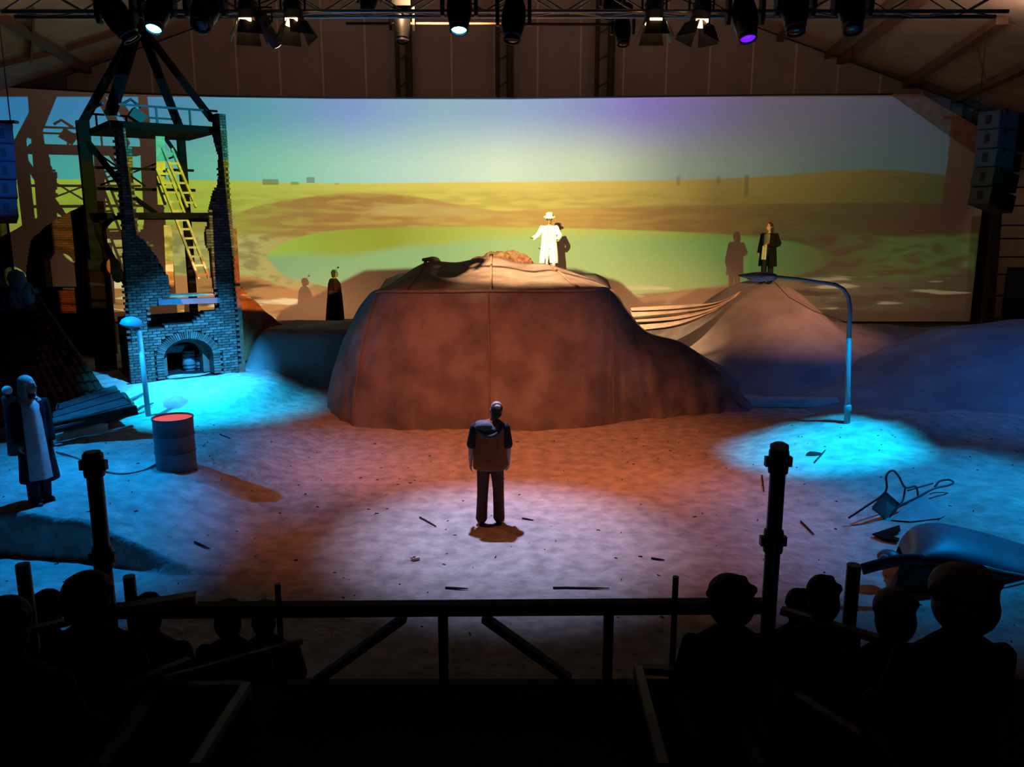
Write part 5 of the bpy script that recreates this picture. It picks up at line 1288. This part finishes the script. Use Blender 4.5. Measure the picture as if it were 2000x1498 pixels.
# 4 man in a black coat on the amber hill
def man_amber():
    foot = P(1496, 567, 24.9); foot.z = h_amber(foot.x, foot.y) + .0
    arms = [((.19, .02, 1.40), (.27, .07, 1.14), (.05, -.19, 1.08), (-1, -.25, .05), (0, 1, 0), .8), ((-.19, .02, 1.40), (-.24, .0, 1.13), (-.24, -.10, .88), (0, -.25, -1), (1, 0, 0), .7)]
    pose = dict(head=(V3((0, -.03, 1.63)), -.25, .1, 0), arms=arms, legs=LEG0)
    t, k, S, q, rot, body = person('man with long dark hair in a black coat standing on the amber lit peak', foot, R(-42), 1.78, pose, dict(trousers=cloth('black', (.02, .018, .018)), shoes=BLACK))
    b = MB(); stack(b, [(1.0 * k, .172 * k, .13 * k, 0, 0), (1.2 * k, .168 * k, .13 * k, 0, 0), (1.38 * k, .17 * k, .118 * k, 0, 0), (1.455 * k, .09 * k, .075 * k, 0, 0)]); obj('shirt', remesh(b, .014, 2), cloth('grey_shirt', (.22, .18, .16)), t)
    b = MB(); rows = []
    for z, rx, ry in ((1.46, .11, .09), (1.41, .21, .13), (1.25, .215, .16), (1.05, .215, .165), (.85, .235, .18), (.6, .255, .20), (.50, .26, .205)):
        op = .5
        rows.append([S((rx * math.sin(a), -ry * math.cos(a), z)) for a in [lerp(op, 2 * math.pi - op, i / 28) for i in range(29)]])
    b.sheet(rows); b.sheet([[p + V3((p.x, p.y, 0)).normalized() * .014 for p in r] for r in rows]); ct = obj('coat', b, cloth('black_coat', (.007, .006, .0055)), t, True)
    for ar in arms: b = MB(); sleeves(b, k, [ar], (.085, .075, .07, .06), to=.92); obj('sleeve', remesh(b, .014, 2), cloth('black_coat', (.007, .006, .0055)), ct)
    b = MB(); b.ell(q((0, .03, .035)), (.09 * k, .10 * k, .095 * k), rot); b.ell(q((0, .07, -.08)), (.10 * k, .06 * k, .13 * k), rot); b.ell(q((.065, .03, -.08)), (.03 * k, .045 * k, .11 * k), rot); b.ell(q((-.065, .03, -.08)), (.03 * k, .045 * k, .11 * k), rot)
    obj('hair', remesh(b, .012, 2), mat('black_hair', (.02, .018, .016), .7, var=.2, scale=40), t)
    # pale cloth held at the waist: lies in his hand, a thing of its own
    M = Matrix.Translation(foot) @ Matrix.Rotation(R(-42), 4, 'Z'); b = MB(); rows = []
    for j in range(9):
        z = lerp(1.09, .70, j / 8); rows.append([M @ S((-.02 + (i - 3) * .022 * (1 + .1 * j / 8) , -.21 - .01 * math.sin(i * 2.0) - .03 * j / 8, z)) for i in range(7)])
    b.sheet(rows); b.sheet([[p + V3((.0, .014, 0)) for p in r] for r in rows]); single('hand_cloth', b, CLOTHW, 'pale strip of cloth held by the man in the black coat', 'cloth', M @ S((-.02, -.22, .70)), smooth=True)
man_amber()

# 5 dark coated figure behind the grey block
def man_back():
    foot = P(656, 628, 25.4); foot.z = h_left(foot.x, foot.y)
    arms = [((.19, .02, 1.40), (.26, .03, 1.14), (.30, -.10, .90), (.2, -.3, -1), (-1, 0, 0), .5), ((-.19, .02, 1.40), (-.24, .03, 1.13), (-.23, -.04, .88), (0, -.1, -1), (1, 0, 0), .5)]
    pose = dict(head=(V3((0, -.03, 1.63)), .2, -.05, 0), arms=arms, legs=LEG0)
    t, k, S, q, rot, body = person('figure in a long dark coat watching from the low grey block', foot, R(118), 1.76, pose, dict(trousers=cloth('black', (.02, .018, .018)), shoes=BLACK))
    b = MB(); stack(b, [(z * k, rx * k, ry * k, cx * k, cy_ * k) for z, rx, ry, cx, cy_ in ((.20, .31, .28, 0, .02), (.24, .31, .28, 0, .02), (.6, .28, .255, 0, .01), (.95, .25, .225, 0, 0), (1.15, .235, .205, 0, 0), (1.32, .235, .185, 0, 0), (1.41, .205, .14, 0, .01), (1.48, .09, .085, 0, .01))], 26)
    sleeves(b, k, arms, (.09, .082, .075, .068), .95); obj('coat', remesh(b, .014, 3), cloth('umber_coat', (.05, .03, .022)), t)
    b = MB(); b.ell(q((0, .035, .02)), (.086 * k, .088 * k, .095 * k), rot); b.ell(q((0, .055, -.06)), (.075 * k, .055 * k, .07 * k), rot); obj('hair', remesh(b, .012, 1), mat('brown_hair', (.10, .06, .04), .75, var=.25, scale=40), t)
    b = MB(); b.tube([q((0, -.06, .10)), q((0, -.09, .14)), q((0, -.12, .16))], .006, 6); f_ = obj('plume_stem', b, BLACK, t, True)
    b = MB(); b.ell(q((0, -.125, .165)), (.03, .03, .025)); obj('plume', b, BLACK, f_, True)
man_back()

# ------------------------------------------------------------------ front of house: stand, rails, posts, audience
SZ = 1.12                                    # deck height of the front row
def stand():
    # the deck the rail stands on, then rising tiers toward the camera
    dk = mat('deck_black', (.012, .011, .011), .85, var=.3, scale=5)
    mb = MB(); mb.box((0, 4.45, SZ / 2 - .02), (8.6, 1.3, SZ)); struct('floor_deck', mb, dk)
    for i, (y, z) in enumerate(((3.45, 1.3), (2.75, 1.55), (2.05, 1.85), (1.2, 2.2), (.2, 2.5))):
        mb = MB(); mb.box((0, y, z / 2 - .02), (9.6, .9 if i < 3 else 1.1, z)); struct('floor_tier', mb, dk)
stand()
def rail_front():
    Y = 5.0
    t = thing('front_rail', 'dark timber rail with slanting braces across the front of the stand', 'railing', V3((P(860, 1330, Y).x, Y, SZ)))
    a, c_ = P(195, 1193, Y), P(1512, 1183, Y)
    b = MB(); b.bar(a, c_, .07, .085); part('top_beam', b, WOODD, t)
    for px0, px1 in ((865, 867), (1189, 1188)):
        p = P(px0, 1190, Y); b = MB(); b.bar(p, V3((p.x, Y, SZ)), .06, .068, (0, 1, 0)); part('upright', b, WOODD, t)
    for (x0, y0), (x1, y1) in (((790, 1206), (615, 1328)), ((945, 1206), (1112, 1322))):
        b = MB(); b.bar(P(x0, y0, Y), P(x1, y1 + 4, Y), .05, .075, (0, 1, 0)); part('diagonal_brace', b, WOODD, t)
    p, q_ = P(560, 1336, Y), P(1420, 1330, Y); b = MB(); b.bar(V3((p.x, Y, SZ + .03)), V3((q_.x, Y, SZ + .03)), .07, .05); part('bottom_beam', b, WOODD, t)
rail_front()
def tall_post(px, ytop, ybot, couplers, cap, label, w=.095):
    Y = 4.85
    top, bot = P(px, ytop, Y), P(px, ybot, Y)
    t = thing('scaffold_post', label, 'post', V3((top.x, Y, SZ)), group='tall scaffold posts of the stand')
    b = MB(); b.tube([V3((top.x, Y, SZ)), top], w / 2, 14); part('tube', b, BLACK, t, smooth=True, sharp=40)
    for cy_ in couplers:
        c = P(px, cy_, Y); c.x = top.x; b = MB(); b.lathe([(w * .5, -.075), (w * .62, -.07), (w * .64, -.05), (w * .64, .05), (w * .62, .07), (w * .5, .075)], c, 16); cp = part('coupler', b, BLACK, t, smooth=True, sharp=30)
        b = MB(); b.bar(c + V3((-w * .7, 0, -.03)), c + V3((-w * .7, 0, .03)), .03, .04, (0, 1, 0)); part('bolt', b, DARKM, t, cp)
        b = MB(); b.bar(c + V3((w * .68, 0, -.03)), c + V3((w * .68, 0, .03)), .03, .04, (0, 1, 0)); part('bolt', b, DARKM, t, cp)
    if cap:
        b = MB(); b.lathe([(w * .55, 0), (w * .6, .01), (w * .58, .03), (w * .3, .045), (.002, .047)], top, 14); part('cap', b, mat('pale_cap', (.55, .6, .62), .5, var=0), t, smooth=True)
tall_post(180, 882, 1220, (908, 1088), False, 'tall black scaffold post before the oil drum')
tall_post(1522, 878, 1220, (901, 1056), True, 'tall black scaffold post with a pale cap before the street lamp')
def short_post(px, yt, Y, r, label):
    top = P(px, yt, Y); zb = SZ
    b = MB(); b.tube([V3((top.x, Y, zb)), top], r, 12); single('rail_post', b, BLACK, label, 'post', V3((top.x, Y, zb)), 'short posts of the stand', smooth=True, sharp=40)
short_post(44, 1102, 4.75, .042, 'short black post nearest the edge beside the dark heads below the woman')
short_post(252, 1125, 4.8, .036, 'short black post just right of the post before the oil drum')
short_post(542, 1140, 4.95, .02, 'thin dark post at the end of the front rail below the drum')
short_post(1320, 1126, 4.95, .02, 'thin dark post at the end of the front rail near the broad dark head')
short_post(1668, 1103, 4.7, .042, 'short black post between the audience heads in front of the car')
def rail(name, a, c_, Ya, Yc, w, h, label, m=None):
    p, q_ = P(*a, Ya), P(*c_, Yc); b = MB(); b.bar(p, q_, w, h); single(name, b, m or mat('worn_rail', (.16, .11, .075), .6, var=.5, scale=7), label, 'rail', (p + q_) / 2, 'hand rails of the side stands')
rail('hand_rail', (1526, 1192), (2020, 1338), 4.78, 4.02, .05, .04, 'long worn hand rail running down from the capped post')
rail('hand_rail', (1555, 1362), (1790, 1508), 4.2, 3.3, .05, .05, 'lower worn rail sloping to the bottom edge below the capped post')
rail('hand_rail', (-20, 1250), (184, 1202), 4.5, 4.8, .05, .04, 'worn hand rail reaching the post before the oil drum')
rail('hand_rail', (228, 1192), (384, 1168), 4.65, 4.75, .08, .06, 'thick padded rail just right of the post before the oil drum')
rail('hand_rail', (318, 1326), (590, 1252), 4.3, 4.75, .03, .03, 'thin worn rail rising toward the front rail')
rail('hand_rail', (240, 1340), (372, 1288), 4.2, 4.5, .05, .03, 'short worn plank below the thin rising rail')
rail('hand_rail', (-20, 1430), (180, 1360), 3.9, 4.3, .04, .03, 'faint rail low in the dark corner of the stand')
def aisle(px, label):
    # frame of two rails running toward the camera, joined by a cross bar
    (x0, y0), (x1, y1), (x2, y2), (x3, y3) = px
    z = SZ + .22
    t = thing('aisle_frame', label, 'frame', F(x0, y0, z), group='aisle frames'); g = mat('frame_grey', (.05, .047, .047), .6, var=.2)
    for a, c_ in (((x0, y0), (x1, y1)), ((x2, y2), (x3, y3))):
        p, q_ = F(*a, z), F(*c_, z + .25); b = MB(); b.bar(p, q_, .05, .05); part('side_rail', b, g, t)
        b = MB(); b.bar(p, V3((p.x, p.y, SZ)), .05, .05, (0, 1, 0)); part('leg', b, g, t)
    b = MB(); b.bar(F(x0, y0, z), F(x2, y2, z), .05, .05); part('cross_bar', b, g, t)
aisle(((308, 1342), (190, 1500), (482, 1340), (380, 1500)), 'dim grey frame of the aisle steps under the thin rising rail')
aisle(((1246, 1306), (1296, 1500), (1404, 1318), (1484, 1500)), 'dim grey frame of the aisle steps beside the broad dark head')

# audience: seated figures seen from behind, almost black
def audience(label, px, ytop, Y, s, hairw=1.0, hair='dark', lean=0.0, turn=0.0):
    c = P(px, ytop, Y); hz = c.z - .115 * s                           # centre of the head
    seat = hz - .78 * s
    t = thing('person', label, 'person', V3((c.x, Y, seat - .42)), 0, 'audience in the dark stand')
    b = MB(); q0 = V3((c.x, Y, hz))
    head_shape(b, q0, math.pi + turn, 0, 0, s)
    chain(b, [q0 + V3((0, 0, -.05)) * s, q0 + V3((-lean * .4, -.02, -.22 * s))], [.052 * s, .07 * s])
    o = len(b.v); tmp = MB(); stack(tmp, [(-.80 * s, .17 * s, .13 * s, 0, 0), (-.6 * s, .18 * s, .13 * s, 0, 0), (-.38 * s, .20 * s, .13 * s, 0, 0), (-.26 * s, .20 * s, .11 * s, 0, 0), (-.19 * s, .10 * s, .075 * s, 0, 0)]); b.add([v + q0 + V3((-lean * .4, -.02, 0)) for v in tmp.v], tmp.f)
    for sd in (-1, 1):
        sh_, el, wr = q0 + V3((sd * .2, 0, -.28)) * s, q0 + V3((sd * .25, .06, -.55)) * s, q0 + V3((sd * .10, .28, -.68)) * s
        chain(b, [sh_, el], [.06 * s, .045 * s]); chain(b, [el, wr], [.045 * s, .03 * s]); hand(b, wr, (-sd * .3, 1, -.1), sd, (0, 0, -1), .6, s)
        hp, kn, an = q0 + V3((sd * .09, .0, -.78)) * s, q0 + V3((sd * .12, .42, -.76)) * s, q0 + V3((sd * .12, .40, -1.16)) * s
        chain(b, [hp, kn], [.09 * s, .065 * s]); chain(b, [kn, an], [.06 * s, .045 * s]); chain(b, [an, an + V3((0, .14, -.02))], [.045 * s, .035 * s])
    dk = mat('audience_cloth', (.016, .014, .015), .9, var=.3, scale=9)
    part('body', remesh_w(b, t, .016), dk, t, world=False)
    b = MB(); hw = .088 * s * hairw
    b.ell(q0 + V3((0, -.01, .015)) * s, (hw, .10 * s * hairw, .105 * s)); b.ell(q0 + V3((0, -.04, -.05)) * s, (hw * 1.0, .085 * s * hairw, .12 * s))
    for i in range(7): b.ell(q0 + V3((hw * .8 * math.cos(i), -.04 + .05 * math.sin(i * 2.3), .05 + .04 * math.sin(i * 1.7))), (.03 * s * hairw, .03 * s, .03 * s), None, 8, 6)
    hm = {'dark': mat('audience_hair', (.02, .014, .011), .75, var=.3, scale=30), 'auburn': mat('auburn_hair', (.06, .025, .016), .7, var=.3, scale=30), 'grey': mat('audience_grey', (.05, .05, .055), .75, var=.3, scale=30)}[hair]
    part('hair', remesh_w(b, t, .012), hm, t, world=False)
    # low bench under the figure
    bn = MB(); bn.box((c.x, Y + .05, seat - .03), (.46, .42, .05)); bt = thing('bench_seat', 'dark seat under the ' + label, 'seat', V3((c.x, Y + .05, seat - .42)), 0, 'seats of the stand'); part('seat_board', bn, WOODD, bt)
    zb = tier_z(Y); 
    for sx in (-.18, .18):
        l_ = MB(); l_.bar((c.x + sx, Y + .05, seat - .05), (c.x + sx, Y + .05, min(zb, seat - .1)), .04, .3, (0, 1, 0)); part('leg', l_, WOODD, bt)
def tier_z(Y):
    z = 0.0
    for y0, y1, zz in ((3.8, 5.1, SZ - .02), (3.0, 3.9, 1.28), (2.3, 3.2, 1.53), (1.6, 2.5, 1.83)):
        if y0 <= Y <= y1: z = max(z, zz - .02)
    return z
def remesh_w(mb, t, vox):
    M = MI(t); m2 = MB(); m2.v = [M @ v for v in mb.v]; m2.f = mb.f; return remesh(m2, vox, 2)
audience('broad dark head with tousled hair beside the capped post', 1428, 1124, 4.3, 1.0, 1.45)
audience('dark rounded head between the capped post and the short post', 1608, 1124, 4.7, 1.0, 1.1)
audience('largest auburn head in front of the car', 1884, 1104, 3.2, 1.0, 1.5, 'auburn')
audience('low auburn head between the short post and the largest head', 1748, 1150, 4.05, 1.0, 1.2, 'auburn')
audience('round dark head in front of the post before the oil drum', 168, 1118, 4.3, 1.0, 1.5)
audience('flat topped dark head between two posts below the woman', 90, 1152, 5.0, 1.0, 1.15)
audience('dark head cut by the picture edge below the woman', 8, 1166, 3.4, 1.0, 1.2)
audience('dark head low behind the thick padded rail', 288, 1158, 4.9, .95, 1.1)
audience('grey haired head low behind the front rail', 446, 1170, 5.4, 1.0, 1.1, 'grey')
audience('grey haired head next to the thin post of the front rail', 516, 1172, 6.0, 1.0, 1.1, 'grey')
audience('dark head just above the hand rail beside the capped post', 1560, 1150, 5.7, .95, 1.1)
